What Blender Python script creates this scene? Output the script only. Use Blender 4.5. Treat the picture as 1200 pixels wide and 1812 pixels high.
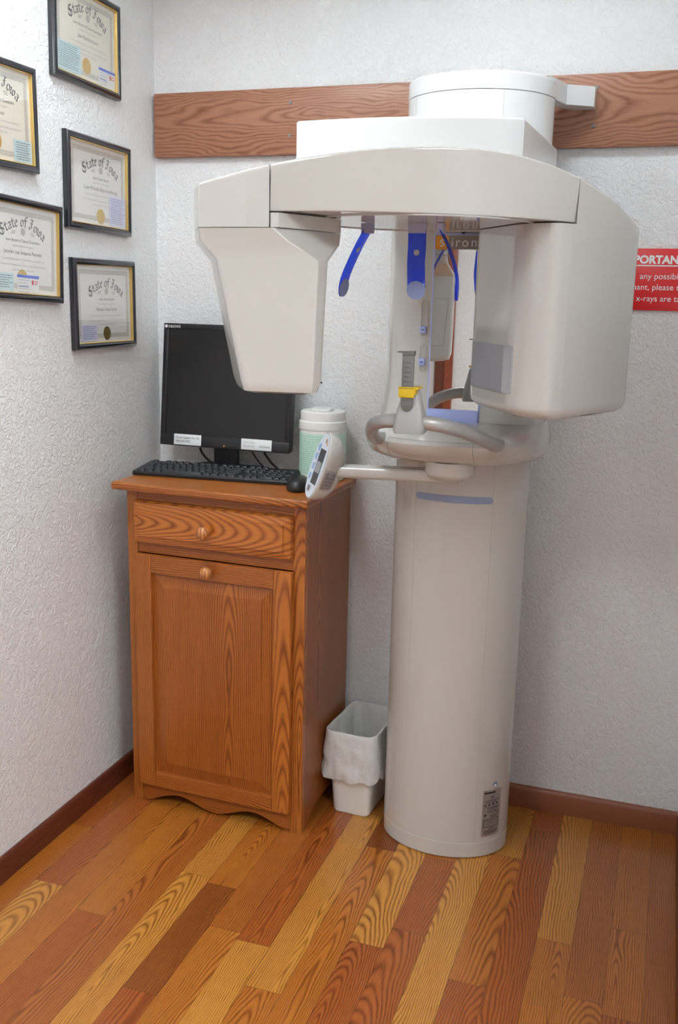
import bpy, bmesh, math, random
from math import sin, cos, pi, sqrt, radians
from mathutils import Matrix, Vector, Euler

for o in list(bpy.data.objects):
    bpy.data.objects.remove(o)
SC = bpy.context.scene
COL = SC.collection
rng = random.Random(7)

# ------------------------------------------------------------------ camera
F_PX, YAW, PITCH, ROLL = 1734.1, -0.32129, 0.21837, -0.023223
cd = bpy.data.cameras.new('camera')
cd.sensor_fit = 'VERTICAL'
cd.sensor_height = 36.0
cd.sensor_width = 24.0
cd.lens = F_PX * 36.0 / 1812.0
cd.clip_start = 0.02
cam = bpy.data.objects.new('camera', cd)
COL.objects.link(cam)
fwd = Vector((sin(YAW) * cos(PITCH), cos(YAW) * cos(PITCH), -sin(PITCH)))
rgt = Vector((cos(YAW), -sin(YAW), 0))
dwn = fwd.cross(rgt)
r2 = rgt * cos(ROLL) + dwn * sin(ROLL)
d2 = dwn * cos(ROLL) - rgt * sin(ROLL)
m = Matrix.Identity(4)
for i in range(3):
    m[i][0] = r2[i]
    m[i][1] = -d2[i]
    m[i][2] = -fwd[i]
m.translation = Vector((1.42111, -2.57177, 1.39954))
cam.matrix_world = m
SC.camera = cam

# ------------------------------------------------------------------ view, world, lights
SC.view_settings.view_transform = 'Standard'
SC.view_settings.look = 'None'
SC.view_settings.gamma = 1.0
SC.view_settings.use_curve_mapping = False
SC.view_settings.exposure = 0.05
W = bpy.data.worlds.new('world')
SC.world = W
W.use_nodes = True
W.node_tree.nodes['Background'].inputs[0].default_value = (1.0, 0.98, 0.95, 1)
W.node_tree.nodes['Background'].inputs[1].default_value = 0.25
LAMP_STRENGTH_MACHINE = 35.0   # the ceiling light above the machine
LAMP_STRENGTH = 31.0          # the ceiling light over the alcove's left
LAMP_STRENGTH_BACK = 21.0    # the room behind the camera: left troffer
FILL_STRENGTH_RIGHT = 22.0   # unseen fill lamp added on the right
SC.cycles.max_bounces = 8
SC.cycles.diffuse_bounces = 4
SC.cycles.glossy_bounces = 4
SC.cycles.transparent_max_bounces = 12


# ------------------------------------------------------------------ material helpers
def srgb(r, g, b):
    def f(c):
        c /= 255.0
        return c / 12.92 if c <= 0.04045 else ((c + 0.055) / 1.055) ** 2.4
    return (f(r), f(g), f(b), 1.0)


def new_mat(name):
    mt = bpy.data.materials.new(name)
    mt.use_nodes = True
    nt = mt.node_tree
    return mt, nt, nt.nodes['Principled BSDF']


def N(nt, kind, **kw):
    n = nt.nodes.new(kind)
    for k, v in kw.items():
        if k == 'ins':
            for kk, vv in v.items():
                n.inputs[kk].default_value = vv
        else:
            setattr(n, k, v)
    return n


def math_node(nt, op, a, b=None, clamp=False):
    n = nt.nodes.new('ShaderNodeMath')
    n.operation = op
    n.use_clamp = clamp
    for i, x in enumerate((a, b)):
        if x is None:
            continue
        if isinstance(x, (int, float)):
            n.inputs[i].default_value = x
        else:
            nt.links.new(x, n.inputs[i])
    return n.outputs[0]


def plain(name, col, rough=0.5, metal=0.0, coat=0.0, noise=0.04, scale=40.0, bump=0.0, spec=0.5, emit=None):
    mt, nt, p = new_mat(name)
    p.inputs['Roughness'].default_value = rough
    p.inputs['Metallic'].default_value = metal
    p.inputs['Coat Weight'].default_value = coat
    p.inputs['Coat Roughness'].default_value = 0.05
    p.inputs['Specular IOR Level'].default_value = spec
    tc = N(nt, 'ShaderNodeTexCoord')
    nz = N(nt, 'ShaderNodeTexNoise', ins={'Scale': scale, 'Detail': 3.0})
    nt.links.new(tc.outputs['Object'], nz.inputs['Vector'])
    mp = N(nt, 'ShaderNodeMapRange', ins={'To Min': 1.0 - noise, 'To Max': 1.0 + noise})
    nt.links.new(nz.outputs['Fac'], mp.inputs['Value'])
    mx = N(nt, 'ShaderNodeVectorMath', operation='SCALE')
    mx.inputs[0].default_value = col[:3]
    nt.links.new(mp.outputs[0], mx.inputs['Scale'])
    nt.links.new(mx.outputs[0], p.inputs['Base Color'])
    if bump > 0:
        bp = N(nt, 'ShaderNodeBump', ins={'Strength': bump, 'Distance': 0.001})
        nt.links.new(nz.outputs['Fac'], bp.inputs['Height'])
        nt.links.new(bp.outputs[0], p.inputs['Normal'])
    if emit:
        p.inputs['Emission Color'].default_value = emit[0]
        p.inputs['Emission Strength'].default_value = emit[1]
    return mt


def oak(name, rough=0.35, coat=0.3, ring=150.0, contrast=0.55, pore=0.35, joints=False, wob=0.013):
    """Flat-sawn oak. UVMap: x = metres across the grain, y = metres along it.
    'col' = the board's own colour, 'rnd' = three random numbers for the board."""
    mt, nt, p = new_mat(name)
    L = nt.links.new
    uv = N(nt, 'ShaderNodeAttribute', attribute_name='UVMap')
    colr = N(nt, 'ShaderNodeAttribute', attribute_name='col')
    rnd = N(nt, 'ShaderNodeAttribute', attribute_name='rnd')
    su = N(nt, 'ShaderNodeSeparateXYZ')
    L(uv.outputs['Vector'], su.inputs[0])
    sr = N(nt, 'ShaderNodeSeparateXYZ')
    L(rnd.outputs['Vector'], sr.inputs[0])
    a, b = su.outputs[0], su.outputs[1]
    R1, R2, R3 = sr.outputs[0], sr.outputs[1], sr.outputs[2]

    def vec(x, y, z):
        c = N(nt, 'ShaderNodeCombineXYZ')
        for i, s in enumerate((x, y, z)):
            if isinstance(s, (int, float)):
                c.inputs[i].default_value = s
            else:
                L(s, c.inputs[i])
        return c.outputs[0]

    def noise(v, scale=1.0, detail=2.0, rough_=0.5):
        n = N(nt, 'ShaderNodeTexNoise', ins={'Scale': scale, 'Detail': detail, 'Roughness': rough_})
        L(v, n.inputs['Vector'])
        return n.outputs['Fac']
    seed = math_node(nt, 'MULTIPLY', R1, 57.0)
    n1 = math_node(nt, 'SUBTRACT', noise(vec(math_node(nt, 'MULTIPLY', a, 16), math_node(nt, 'MULTIPLY', b, 4.5), seed), 1.0, 2.0), 0.5)
    n2 = math_node(nt, 'SUBTRACT', noise(vec(seed, math_node(nt, 'MULTIPLY', b, 2.6), 3.0), 1.0, 1.0), 0.5)
    off = math_node(nt, 'MULTIPLY', math_node(nt, 'SUBTRACT', R2, 0.5), 0.16)
    aw = math_node(nt, 'ADD', math_node(nt, 'ADD', a, off), math_node(nt, 'MULTIPLY', n1, wob))
    slope = math_node(nt, 'ADD', math_node(nt, 'MULTIPLY', R3, 0.10), 0.015)
    bs = math_node(nt, 'ADD', b, math_node(nt, 'MULTIPLY', math_node(nt, 'SUBTRACT', R1, 0.2), 1.1))
    dd = math_node(nt, 'ADD', math_node(nt, 'MULTIPLY', bs, slope), math_node(nt, 'MULTIPLY', n2, 0.05))
    rr = math_node(nt, 'SQRT', math_node(nt, 'ADD', math_node(nt, 'MULTIPLY', aw, aw), math_node(nt, 'MULTIPLY', dd, dd)))
    fr = math_node(nt, 'FRACT', math_node(nt, 'MULTIPLY', rr, ring))
    ramp = N(nt, 'ShaderNodeValToRGB')
    e = ramp.color_ramp.elements
    e[0].position, e[0].color = 0.0, (1, 1, 1, 1)
    e[1].position, e[1].color = 1.0, (0.9, 0.9, 0.9, 1)
    for pos, v in ((0.14, 0.75), (0.36, 0.12), (0.62, 0.0), (0.86, 0.35)):
        k = e.new(pos)
        k.color = (v, v, v, 1)
    L(fr, ramp.inputs[0])
    nb = noise(vec(math_node(nt, 'MULTIPLY', a, 40), math_node(nt, 'MULTIPLY', b, 5), seed), 1.0, 2.0)
    grain = math_node(nt, 'MULTIPLY', ramp.outputs[0], math_node(nt, 'ADD', math_node(nt, 'MULTIPLY', nb, 1.0), 0.35))
    # pores: fine streaks along the grain
    ps = noise(vec(math_node(nt, 'MULTIPLY', a, 1100), math_node(nt, 'MULTIPLY', b, 26), seed), 1.0, 1.0)
    pr_ = N(nt, 'ShaderNodeMapRange', ins={'From Min': 0.5, 'From Max': 0.72})
    L(ps, pr_.inputs['Value'])
    pores = math_node(nt, 'MULTIPLY', pr_.outputs[0], math_node(nt, 'ADD', math_node(nt, 'MULTIPLY', ramp.outputs[0], 0.7), 0.3))
    big = noise(vec(math_node(nt, 'MULTIPLY', a, 9), math_node(nt, 'MULTIPLY', b, 1.6), seed), 1.0, 2.0)
    f = math_node(nt, 'SUBTRACT', 1.0, math_node(nt, 'MULTIPLY', grain, contrast))
    f = math_node(nt, 'MULTIPLY', f, math_node(nt, 'SUBTRACT', 1.0, math_node(nt, 'MULTIPLY', pores, pore)))
    f = math_node(nt, 'MULTIPLY', f, math_node(nt, 'ADD', math_node(nt, 'MULTIPLY', big, 0.4), 0.86))
    # darker grain is redder and deeper: raise the colour to a power as it darkens
    sep = N(nt, 'ShaderNodeSeparateColor')
    L(colr.outputs['Color'], sep.inputs[0])
    comb = N(nt, 'ShaderNodeCombineColor')
    for i, ex in enumerate((0.85, 1.12, 1.4)):
        L(math_node(nt, 'MULTIPLY', sep.outputs[i], math_node(nt, 'POWER', f, ex)), comb.inputs[i])
    out = comb.outputs[0]
    if joints:
        je = N(nt, 'ShaderNodeAttribute', attribute_name='edge')
        mp = N(nt, 'ShaderNodeMapRange', ins={'From Min': 0.0, 'From Max': 1.0, 'To Min': 1.0, 'To Max': 0.3})
        L(je.outputs['Fac'], mp.inputs['Value'])
        mx = N(nt, 'ShaderNodeVectorMath', operation='SCALE')
        L(out, mx.inputs[0])
        L(mp.outputs[0], mx.inputs['Scale'])
        out = mx.outputs[0]
    L(out, p.inputs['Base Color'])
    p.inputs['Roughness'].default_value = rough
    p.inputs['Coat Weight'].default_value = coat
    p.inputs['Coat Roughness'].default_value = 0.18
    bp = N(nt, 'ShaderNodeBump', ins={'Strength': 0.25, 'Distance': 0.0006})
    L(f, bp.inputs['Height'])
    L(bp.outputs[0], p.inputs['Normal'])
    return mt


def plaster(name, col, strength=0.6):
    mt, nt, p = new_mat(name)
    L = nt.links.new
    tc = N(nt, 'ShaderNodeTexCoord')
    warp = N(nt, 'ShaderNodeTexNoise', ins={'Scale': 38.0, 'Detail': 2.0})
    L(tc.outputs['Object'], warp.inputs['Vector'])
    wv = N(nt, 'ShaderNodeVectorMath', operation='SCALE', ins={'Scale': 0.035})
    L(warp.outputs['Color'], wv.inputs[0])
    ad = N(nt, 'ShaderNodeVectorMath', operation='ADD')
    L(tc.outputs['Object'], ad.inputs[0])
    L(wv.outputs[0], ad.inputs[1])
    n1 = N(nt, 'ShaderNodeTexNoise', ins={'Scale': 80.0, 'Detail': 3.5, 'Roughness': 0.55, 'Distortion': 0.8})
    L(ad.outputs[0], n1.inputs['Vector'])
    r1 = N(nt, 'ShaderNodeValToRGB')
    e = r1.color_ramp.elements
    e[0].position, e[0].color = 0.42, (0, 0, 0, 1)
    e[1].position, e[1].color = 0.57, (1, 1, 1, 1)
    L(n1.outputs['Fac'], r1.inputs[0])
    v1 = N(nt, 'ShaderNodeTexNoise', ins={'Scale': 190.0, 'Detail': 2.0})
    L(tc.outputs['Object'], v1.inputs['Vector'])
    h = math_node(nt, 'ADD', r1.outputs[0], math_node(nt, 'MULTIPLY', v1.outputs['Fac'], 0.5))
    bp = N(nt, 'ShaderNodeBump', ins={'Strength': strength, 'Distance': 0.0030})
    L(h, bp.inputs['Height'])
    L(bp.outputs[0], p.inputs['Normal'])
    n3 = N(nt, 'ShaderNodeTexNoise', ins={'Scale': 3.0, 'Detail': 3.0})
    L(tc.outputs['Object'], n3.inputs['Vector'])
    mp = N(nt, 'ShaderNodeMapRange', ins={'To Min': 0.96, 'To Max': 1.03})
    L(n3.outputs['Fac'], mp.inputs['Value'])
    mx = N(nt, 'ShaderNodeVectorMath', operation='SCALE')
    mx.inputs[0].default_value = col[:3]
    L(mp.outputs[0], mx.inputs['Scale'])
    L(mx.outputs[0], p.inputs['Base Color'])
    p.inputs['Roughness'].default_value = 0.6
    p.inputs['Specular IOR Level'].default_value = 0.35
    return mt


def clear_glass(name, tint=(1, 1, 1, 1), refl=0.05, rough=0.02):
    """A thin sheet: mostly see-through, a little mirror-like."""
    mt = bpy.data.materials.new(name)
    mt.use_nodes = True
    nt = mt.node_tree
    nt.nodes.remove(nt.nodes['Principled BSDF'])
    t = N(nt, 'ShaderNodeBsdfTransparent', ins={'Color': tint})
    g = N(nt, 'ShaderNodeBsdfGlossy', ins={'Roughness': rough})
    lw = N(nt, 'ShaderNodeLayerWeight', ins={'Blend': 0.25})
    f = math_node(nt, 'ADD', math_node(nt, 'MULTIPLY', lw.outputs['Fresnel'], 0.22), refl, clamp=True)
    mx = N(nt, 'ShaderNodeMixShader')
    nt.links.new(f, mx.inputs[0])
    nt.links.new(t.outputs[0], mx.inputs[1])
    nt.links.new(g.outputs[0], mx.inputs[2])
    nt.links.new(mx.outputs[0], nt.nodes['Material Output'].inputs[0])
    return mt


M = {}
M['wall'] = plaster('wall_plaster', (0.85, 0.85, 0.855))
M['ceiling'] = plain('ceiling_white', (0.8, 0.8, 0.79), 0.8, noise=0.03, bump=0.2)
M['floor'] = oak('floor_oak', rough=0.30, coat=0.35, ring=210, contrast=0.66, pore=0.6, joints=True, wob=.032)
M['oak'] = oak('cabinet_oak', rough=0.38, coat=0.25, ring=190, contrast=0.68, pore=0.55, wob=.02)
M['oak_board'] = oak('board_oak', rough=0.45, coat=0.1, ring=130, contrast=0.5, pore=0.5, wob=.07)
M['trim'] = oak('trim_oak', rough=0.35, coat=0.25, ring=300, contrast=0.4, pore=0.5)
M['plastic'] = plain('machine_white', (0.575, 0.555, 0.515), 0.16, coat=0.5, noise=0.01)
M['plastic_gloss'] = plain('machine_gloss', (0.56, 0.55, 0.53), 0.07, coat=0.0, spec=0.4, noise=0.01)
M['plastic_lit_tone'] = plain('machine_lit_tone', (0.70, 0.70, 0.697), 0.25, coat=0.2, noise=0.01)  # same machine plastic, light on the upper parts put into its colour
M['seam'] = plain('seam_grey', (0.30, 0.28, 0.27), 0.7)
M['seam_dark'] = plain('seam_dark', (0.06, 0.06, 0.07), 0.7)
M['seam_soft'] = plain('seam_soft', (0.52, 0.48, 0.44), 0.6)
M['slate'] = plain('slate_blue', srgb(146, 160, 190), 0.45)
M['window_grey'] = plain('window_grey', srgb(176, 178, 184), 0.08, coat=1.0, noise=0.01)
M['metal'] = plain('brushed_grey', (0.46, 0.455, 0.45), 0.36, metal=0.35, noise=0.05, scale=200)
M['holder'] = plain('holder_grey', (0.42, 0.42, 0.42), 0.4, noise=0.02)
M['ruler'] = plain('ruler_grey', (0.20, 0.20, 0.20), 0.4, metal=0.4)
M['ruler_mark'] = plain('ruler_mark', (0.07, 0.07, 0.07), 0.6)
M['yellow'] = plain('clip_yellow', srgb(222, 186, 40), 0.4)
M['peri'] = plain('periwinkle', srgb(182, 196, 252), 0.4)
M['mirror'] = plain('mirror', (0.80, 0.80, 0.79), 0.012, metal=1.0, noise=0.0)
M['orange'] = plain('logo_orange', srgb(236, 160, 50), 0.5)
M['logo_grey'] = plain('logo_grey', srgb(150, 140, 128), 0.5)
M['white_ink'] = plain('white_ink', (0.85, 0.85, 0.84), 0.5)
M['pad'] = plain('support_pad', srgb(128, 138, 180), 0.45)
M['hinge'] = plain('support_hinge', srgb(176, 178, 205), 0.4)
M['black'] = plain('black_plastic', (0.012, 0.012, 0.014), 0.38, noise=0.1)
M['black_key'] = plain('key_black', (0.018, 0.019, 0.022), 0.42, noise=0.1)
M['screen'] = plain('screen_black', (0.010, 0.010, 0.011), 0.28, noise=0.05)
M['frame_black'] = plain('frame_black', (0.016, 0.016, 0.022), 0.22, coat=0.4)
M['gold'] = plain('gold_lip', (0.72, 0.50, 0.18), 0.3, metal=0.85)
M['seal_gold'] = plain('seal_gold', srgb(205, 170, 90), 0.4, metal=0.25, scale=600, noise=0.12)
M['seal_olive'] = plain('seal_olive', srgb(112, 98, 38), 0.4, metal=0.25, scale=600, noise=0.2)
M['paper'] = plain('paper_white', (0.80, 0.79, 0.76), 0.7, noise=0.02)
M['paper_cream'] = plain('paper_cream', (0.80, 0.76, 0.66), 0.7, noise=0.02)
M['card_blue'] = plain('card_blue', srgb(196, 222, 228), 0.7, noise=0.02)
M['card_lilac'] = plain('card_lilac', srgb(216, 216, 238), 0.7, noise=0.02)
M['card_band'] = plain('card_band', srgb(76, 108, 214), 0.6)
M['ink'] = plain('ink_grey', srgb(92, 92, 96), 0.8)
M['ink_light'] = plain('ink_light', srgb(168, 166, 164), 0.8)
M['ink_tan'] = plain('ink_tan', srgb(190, 186, 176), 0.8)
M['ink_blue'] = plain('ink_blue', srgb(100, 112, 176), 0.8)
M['ink_red'] = plain('ink_red', srgb(212, 64, 72), 0.8)
M['ink_black'] = plain('ink_black', (0.03, 0.03, 0.03), 0.7)
M['sign_red'] = plain('sign_red', srgb(214, 34, 40), 0.3, noise=0.02)
M['can_white'] = plain('canister_white', (0.80, 0.80, 0.77), 0.35, noise=0.01)
M['can_green'] = plain('canister_green', srgb(196, 228, 212), 0.45, noise=0.02)
M['can_ink'] = plain('canister_ink', srgb(140, 192, 168), 0.6)
M['brass'] = plain('hinge_brass', (0.30, 0.22, 0.10), 0.4, metal=0.9)
M['bin'] = plain('bin_white', (0.80, 0.77, 0.71), 0.4, noise=0.01)
M['screw'] = plain('screw_steel', (0.22, 0.22, 0.21), 0.5, metal=0.4)
M['sticker'] = plain('sticker_white', (0.80, 0.80, 0.80), 0.5, noise=0.02)
M['plate'] = plain('plate_silver', (0.42, 0.41, 0.40), 0.4, metal=0.5)
M['display'] = plain('display_grey', (0.085, 0.085, 0.09), 0.3)
M['display_lit'] = plain('display_text', (0.35, 0.35, 0.36), 0.5)
M['button_blue'] = plain('button_blue', srgb(150, 180, 222), 0.4)
M['panel_face'] = plain('panel_face', srgb(226, 232, 242), 0.3)
M['dark_wood'] = M['trim']
M['hole'] = plain('hole_dark', (0.02, 0.02, 0.02), 0.9)


def bag_mat():
    mt, nt, p = new_mat('bag_film')
    p.inputs['Base Color'].default_value = (0.88, 0.88, 0.87, 1)
    p.inputs['Roughness'].default_value = 0.3
    tr = N(nt, 'ShaderNodeBsdfTransparent')
    tl = N(nt, 'ShaderNodeBsdfTranslucent', ins={'Color': (0.85, 0.85, 0.83, 1)})
    m1 = N(nt, 'ShaderNodeMixShader', ins={0: 0.35})
    nt.links.new(p.outputs[0], m1.inputs[1])
    nt.links.new(tl.outputs[0], m1.inputs[2])
    m2 = N(nt, 'ShaderNodeMixShader', ins={0: 0.10})
    nt.links.new(m1.outputs[0], m2.inputs[1])
    nt.links.new(tr.outputs[0], m2.inputs[2])
    nt.links.new(m2.outputs[0], nt.nodes['Material Output'].inputs[0])
    tc = N(nt, 'ShaderNodeTexCoord')
    nz = N(nt, 'ShaderNodeTexNoise', ins={'Scale': 32.0, 'Detail': 3.0, 'Distortion': 1.5})
    nt.links.new(tc.outputs['Object'], nz.inputs['Vector'])
    bp = N(nt, 'ShaderNodeBump', ins={'Strength': 0.6, 'Distance': 0.004})
    nt.links.new(nz.outputs['Fac'], bp.inputs['Height'])
    nt.links.new(bp.outputs[0], p.inputs['Normal'])
    nt.links.new(bp.outputs[0], tl.inputs['Normal'])
    return mt


def acrylic_mat():
    mt, nt, p = new_mat('blue_acrylic')
    p.inputs['Base Color'].default_value = (0.03, 0.08, 0.85, 1)
    p.inputs['Roughness'].default_value = 0.12
    p.inputs['Coat Weight'].default_value = 0.5
    tr = N(nt, 'ShaderNodeBsdfTransparent', ins={'Color': (0.24, 0.36, 1.0, 1)})
    m2 = N(nt, 'ShaderNodeMixShader', ins={0: 0.68})
    nt.links.new(p.outputs[0], m2.inputs[1])
    nt.links.new(tr.outputs[0], m2.inputs[2])
    nt.links.new(m2.outputs[0], nt.nodes['Material Output'].inputs[0])
    return mt


M['bag'] = bag_mat()
M['acrylic'] = acrylic_mat()
M['glass'] = clear_glass('frame_glass', refl=0.012)


# ------------------------------------------------------------------ mesh helpers
class MB:
    """Collects shapes; build() links them as one mesh object."""

    def __init__(s):
        s.v = []
        s.f = []

    def add(s, vs, fs):
        b = len(s.v)
        s.v += [tuple(x) for x in vs]
        s.f += [tuple(i + b for i in f) for f in fs]
        return s

    def box(s, lo, hi, bev=0.0, seg=2, mat=None):
        bm = bmesh.new()
        bmesh.ops.create_cube(bm, size=1.0)
        for v in bm.verts:
            v.co = Vector([lo[i] + (v.co[i] + 0.5) * (hi[i] - lo[i]) for i in range(3)])
        if bev > 0:
            bmesh.ops.bevel(bm, geom=list(bm.edges), offset=bev, segments=seg, profile=0.5, affect='EDGES')
        if mat is not None:
            bm.transform(mat)
        bm.verts.index_update()
        s.add([v.co[:] for v in bm.verts], [[v.index for v in f.verts] for f in bm.faces])
        bm.free()
        return s

    def prism(s, poly, axis, a, b, bev=0.0, seg=2):
        """poly: 2D outline; extruded along axis from a to b. axis 'z': (x,y); 'y': (x,z); 'x': (y,z)."""
        def P(p, h):
            if axis == 'z':
                return (p[0], p[1], h)
            if axis == 'y':
                return (p[0], h, p[1])
            return (h, p[0], p[1])
        bm = bmesh.new()
        lo = [bm.verts.new(P(p, a)) for p in poly]
        hi = [bm.verts.new(P(p, b)) for p in poly]
        n = len(poly)
        bm.faces.new(lo[::-1])
        bm.faces.new(hi)
        for i in range(n):
            bm.faces.new((lo[i], lo[(i + 1) % n], hi[(i + 1) % n], hi[i]))
        bmesh.ops.recalc_face_normals(bm, faces=list(bm.faces))
        if bev > 0:
            eds = [e for e in bm.edges if (e.verts[0] in lo) == (e.verts[1] in lo)]
            bmesh.ops.bevel(bm, geom=eds, offset=bev, segments=seg, profile=0.5, affect='EDGES')
        bm.verts.index_update()
        s.add([v.co[:] for v in bm.verts], [[v.index for v in f.verts] for f in bm.faces])
        bm.free()
        return s

    def loft(s, loops, cap0=True, cap1=True, closed=True):
        n = len(loops[0])
        vs = [p for lp in loops for p in lp]
        fs = []
        for k in range(len(loops) - 1):
            for i in range(n if closed else n - 1):
                j = (i + 1) % n
                fs.append((k * n + i, k * n + j, (k + 1) * n + j, (k + 1) * n + i))
        if cap0:
            fs.append(tuple(range(n - 1, -1, -1)))
        if cap1:
            fs.append(tuple((len(loops) - 1) * n + i for i in range(n)))
        return s.add(vs, fs)

    def lathe(s, prof, c, n=40, ax='z'):
        loops = []
        for r, h in prof:
            lp = []
            for i in range(n):
                t = 2 * pi * i / n
                if ax == 'z':
                    lp.append((c[0] + r * cos(t), c[1] + r * sin(t), c[2] + h))
                elif ax == 'y':
                    lp.append((c[0] + r * cos(t), c[1] + h, c[2] + r * sin(t)))
                else:
                    lp.append((c[0] + h, c[1] + r * cos(t), c[2] + r * sin(t)))
            loops.append(lp)
        return s.loft(loops)

    def tube(s, pts, r, n=14, cap=True):
        pts = [Vector(p) for p in pts]
        loops = []
        up = Vector((0, 0, 1))
        prev = None
        for i, p in enumerate(pts):
            t = (pts[min(i + 1, len(pts) - 1)] - pts[max(i - 1, 0)]).normalized()
            if prev is None:
                a = t.cross(up)
                if a.length < 1e-3:
                    a = t.cross(Vector((1, 0, 0)))
                a.normalize()
            else:
                a = (prev - t * prev.dot(t)).normalized()
            prev = a
            b = t.cross(a)
            rr = r[i] if isinstance(r, (list, tuple)) else r
            loops.append([tuple(p + (a * cos(2 * pi * k / n) + b * sin(2 * pi * k / n)) * rr) for k in range(n)])
        return s.loft(loops, cap, cap)


THING_M = {}      # object -> matrix of the thing it belongs to


def smooth(me, ang=35):
    me.shade_smooth()
    me.set_sharp_from_angle(angle=radians(ang))


def wood_attrs(me, grain, col, rnd):
    """UV in metres, grain axis in y; board colour and random numbers."""
    uv = me.uv_layers.new(name='UVMap')
    ca = me.attributes.new('col', 'FLOAT_COLOR', 'POINT')
    ra = me.attributes.new('rnd', 'FLOAT_VECTOR', 'POINT')
    uv, ca, ra = me.uv_layers['UVMap'], me.attributes['col'], me.attributes['rnd']
    g = 'xyz'.index(grain)
    xs = [[v.co[i] for v in me.vertices] for i in range(3)]
    mid = [(min(q) + max(q)) / 2 for q in xs]
    for p in me.polygons:
        nrm = [abs(x) for x in p.normal]
        others = [i for i in range(3) if i != g]
        if nrm[others[0]] >= nrm[others[1]]:
            ac = others[1]
        else:
            ac = others[0]
        for li in p.loop_indices:
            c = me.vertices[me.loops[li].vertex_index].co
            uv.data[li].uv = (c[ac] - mid[ac], c[g] - mid[g])
    for i in range(len(me.vertices)):
        ca.data[i].color = col
        ra.data[i].vector = rnd


def build(name, mb, mat, parent=None, world=False, grain=None, col=None, rnd=None, ang=35, label=None, flat=False):
    me = bpy.data.meshes.new(name)
    vs = mb.v
    if world and parent is not None:
        inv = THING_M[parent].inverted()
        vs = [tuple(inv @ Vector(v)) for v in vs]
    me.from_pydata(vs, [], mb.f)
    bm = bmesh.new()
    bm.from_mesh(me)
    if len(bm.faces) < 60000 and not flat:
        bmesh.ops.recalc_face_normals(bm, faces=list(bm.faces))
    bm.to_mesh(me)
    bm.free()
    if grain:
        wood_attrs(me, grain, col, rnd or (rng.random(), rng.random(), rng.random()))
    if not flat:
        smooth(me, ang)
    me.materials.append(mat)
    o = bpy.data.objects.new(name, me)
    COL.objects.link(o)
    if not flat and mat.name.startswith(('machine', 'cabinet', 'bin', 'canister')):
        wn = o.modifiers.new('weighted_normals', 'WEIGHTED_NORMAL')
        wn.keep_sharp = True
    if parent is not None:
        o.parent = parent
        THING_M[o] = THING_M[parent]
    else:
        THING_M[o] = Matrix.Identity(4)
    if label:
        o['label'] = label
    return o


def thing(name, label, cat, loc=(0, 0, 0), rotz=0.0, group=None):
    o = bpy.data.objects.new(name, None)
    o.empty_display_size = 0.1
    COL.objects.link(o)
    o.location = loc
    o.rotation_euler = (0, 0, rotz)
    THING_M[o] = Matrix.Translation(loc) @ Matrix.Rotation(rotz, 4, 'Z')
    o['label'] = label
    o['category'] = cat
    if group:
        o['group'] = group
    return o


def tag(o, label, cat, group=None):
    o['label'] = label
    o['category'] = cat
    if group:
        o['group'] = group
    return o


def struct(o):
    o['kind'] = 'structure'
    return o


_txt = {}


def text_mesh(t, size, bold=0.0):
    key = (t, size, bold)
    if key in _txt:
        return _txt[key]
    cu = bpy.data.curves.new('t', 'FONT')
    cu.body = t
    cu.size = size
    cu.resolution_u = 3
    cu.offset = bold
    ob = bpy.data.objects.new('t', cu)
    COL.objects.link(ob)
    dg = bpy.context.evaluated_depsgraph_get()
    dg.update()
    me = ob.evaluated_get(dg).to_mesh()
    vs = [(v.co.x, v.co.y) for v in me.vertices]
    fs = [tuple(p.vertices) for p in me.polygons]
    ob.evaluated_get(dg).to_mesh_clear()
    bpy.data.objects.remove(ob)
    bpy.data.curves.remove(cu)
    w = max([v[0] for v in vs], default=0)
    _txt[key] = (vs, fs, w)
    return _txt[key]


def put_text(mb, t, size, fn, align='L', xs=1.0, bold=0.0):
    vs, fs, w = text_mesh(t, size, bold)
    o = {'L': 0, 'C': -w / 2, 'R': -w}[align]
    mb.add([fn((x + o) * xs, y) for x, y in vs], fs)


def quad(mb, fn, x0, y0, x1, y1, nx=1):
    for i in range(nx):
        a, b = x0 + (x1 - x0) * i / nx, x0 + (x1 - x0) * (i + 1) / nx
        mb.add([fn(a, y0), fn(b, y0), fn(b, y1), fn(a, y1)], [(0, 1, 2, 3)])


def disc(mb, fn, cx, cy, r, n=24, ry=None):
    ry = ry or r
    mb.add([fn(cx + r * cos(2 * pi * i / n), cy + ry * sin(2 * pi * i / n)) for i in range(n)], [tuple(range(n))])


def arc2(cx, cy, r, a0, a1, n):
    return [(cx + r * cos(a0 + (a1 - a0) * i / n), cy + r * sin(a0 + (a1 - a0) * i / n)) for i in range(n + 1)]


def rrect(x0, y0, x1, y1, r, n=4):
    return (arc2(x1 - r, y1 - r, r, 0, pi / 2, n) + arc2(x0 + r, y1 - r, r, pi / 2, pi, n)
            + arc2(x0 + r, y0 + r, r, pi, 1.5 * pi, n) + arc2(x1 - r, y0 + r, r, 1.5 * pi, 2 * pi, n))


# ------------------------------------------------------------------ the room
ZC = 2.44          # ceiling height
XR = 1.557         # right wall
YB = -4.3          # wall behind the camera
XF = 3.4           # the room opens to the right behind the alcove
YA = -1.15         # where the alcove's right wall ends


def slab(name, lo, hi, mat):
    return struct(build(name, MB().box(lo, hi), mat))


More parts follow.
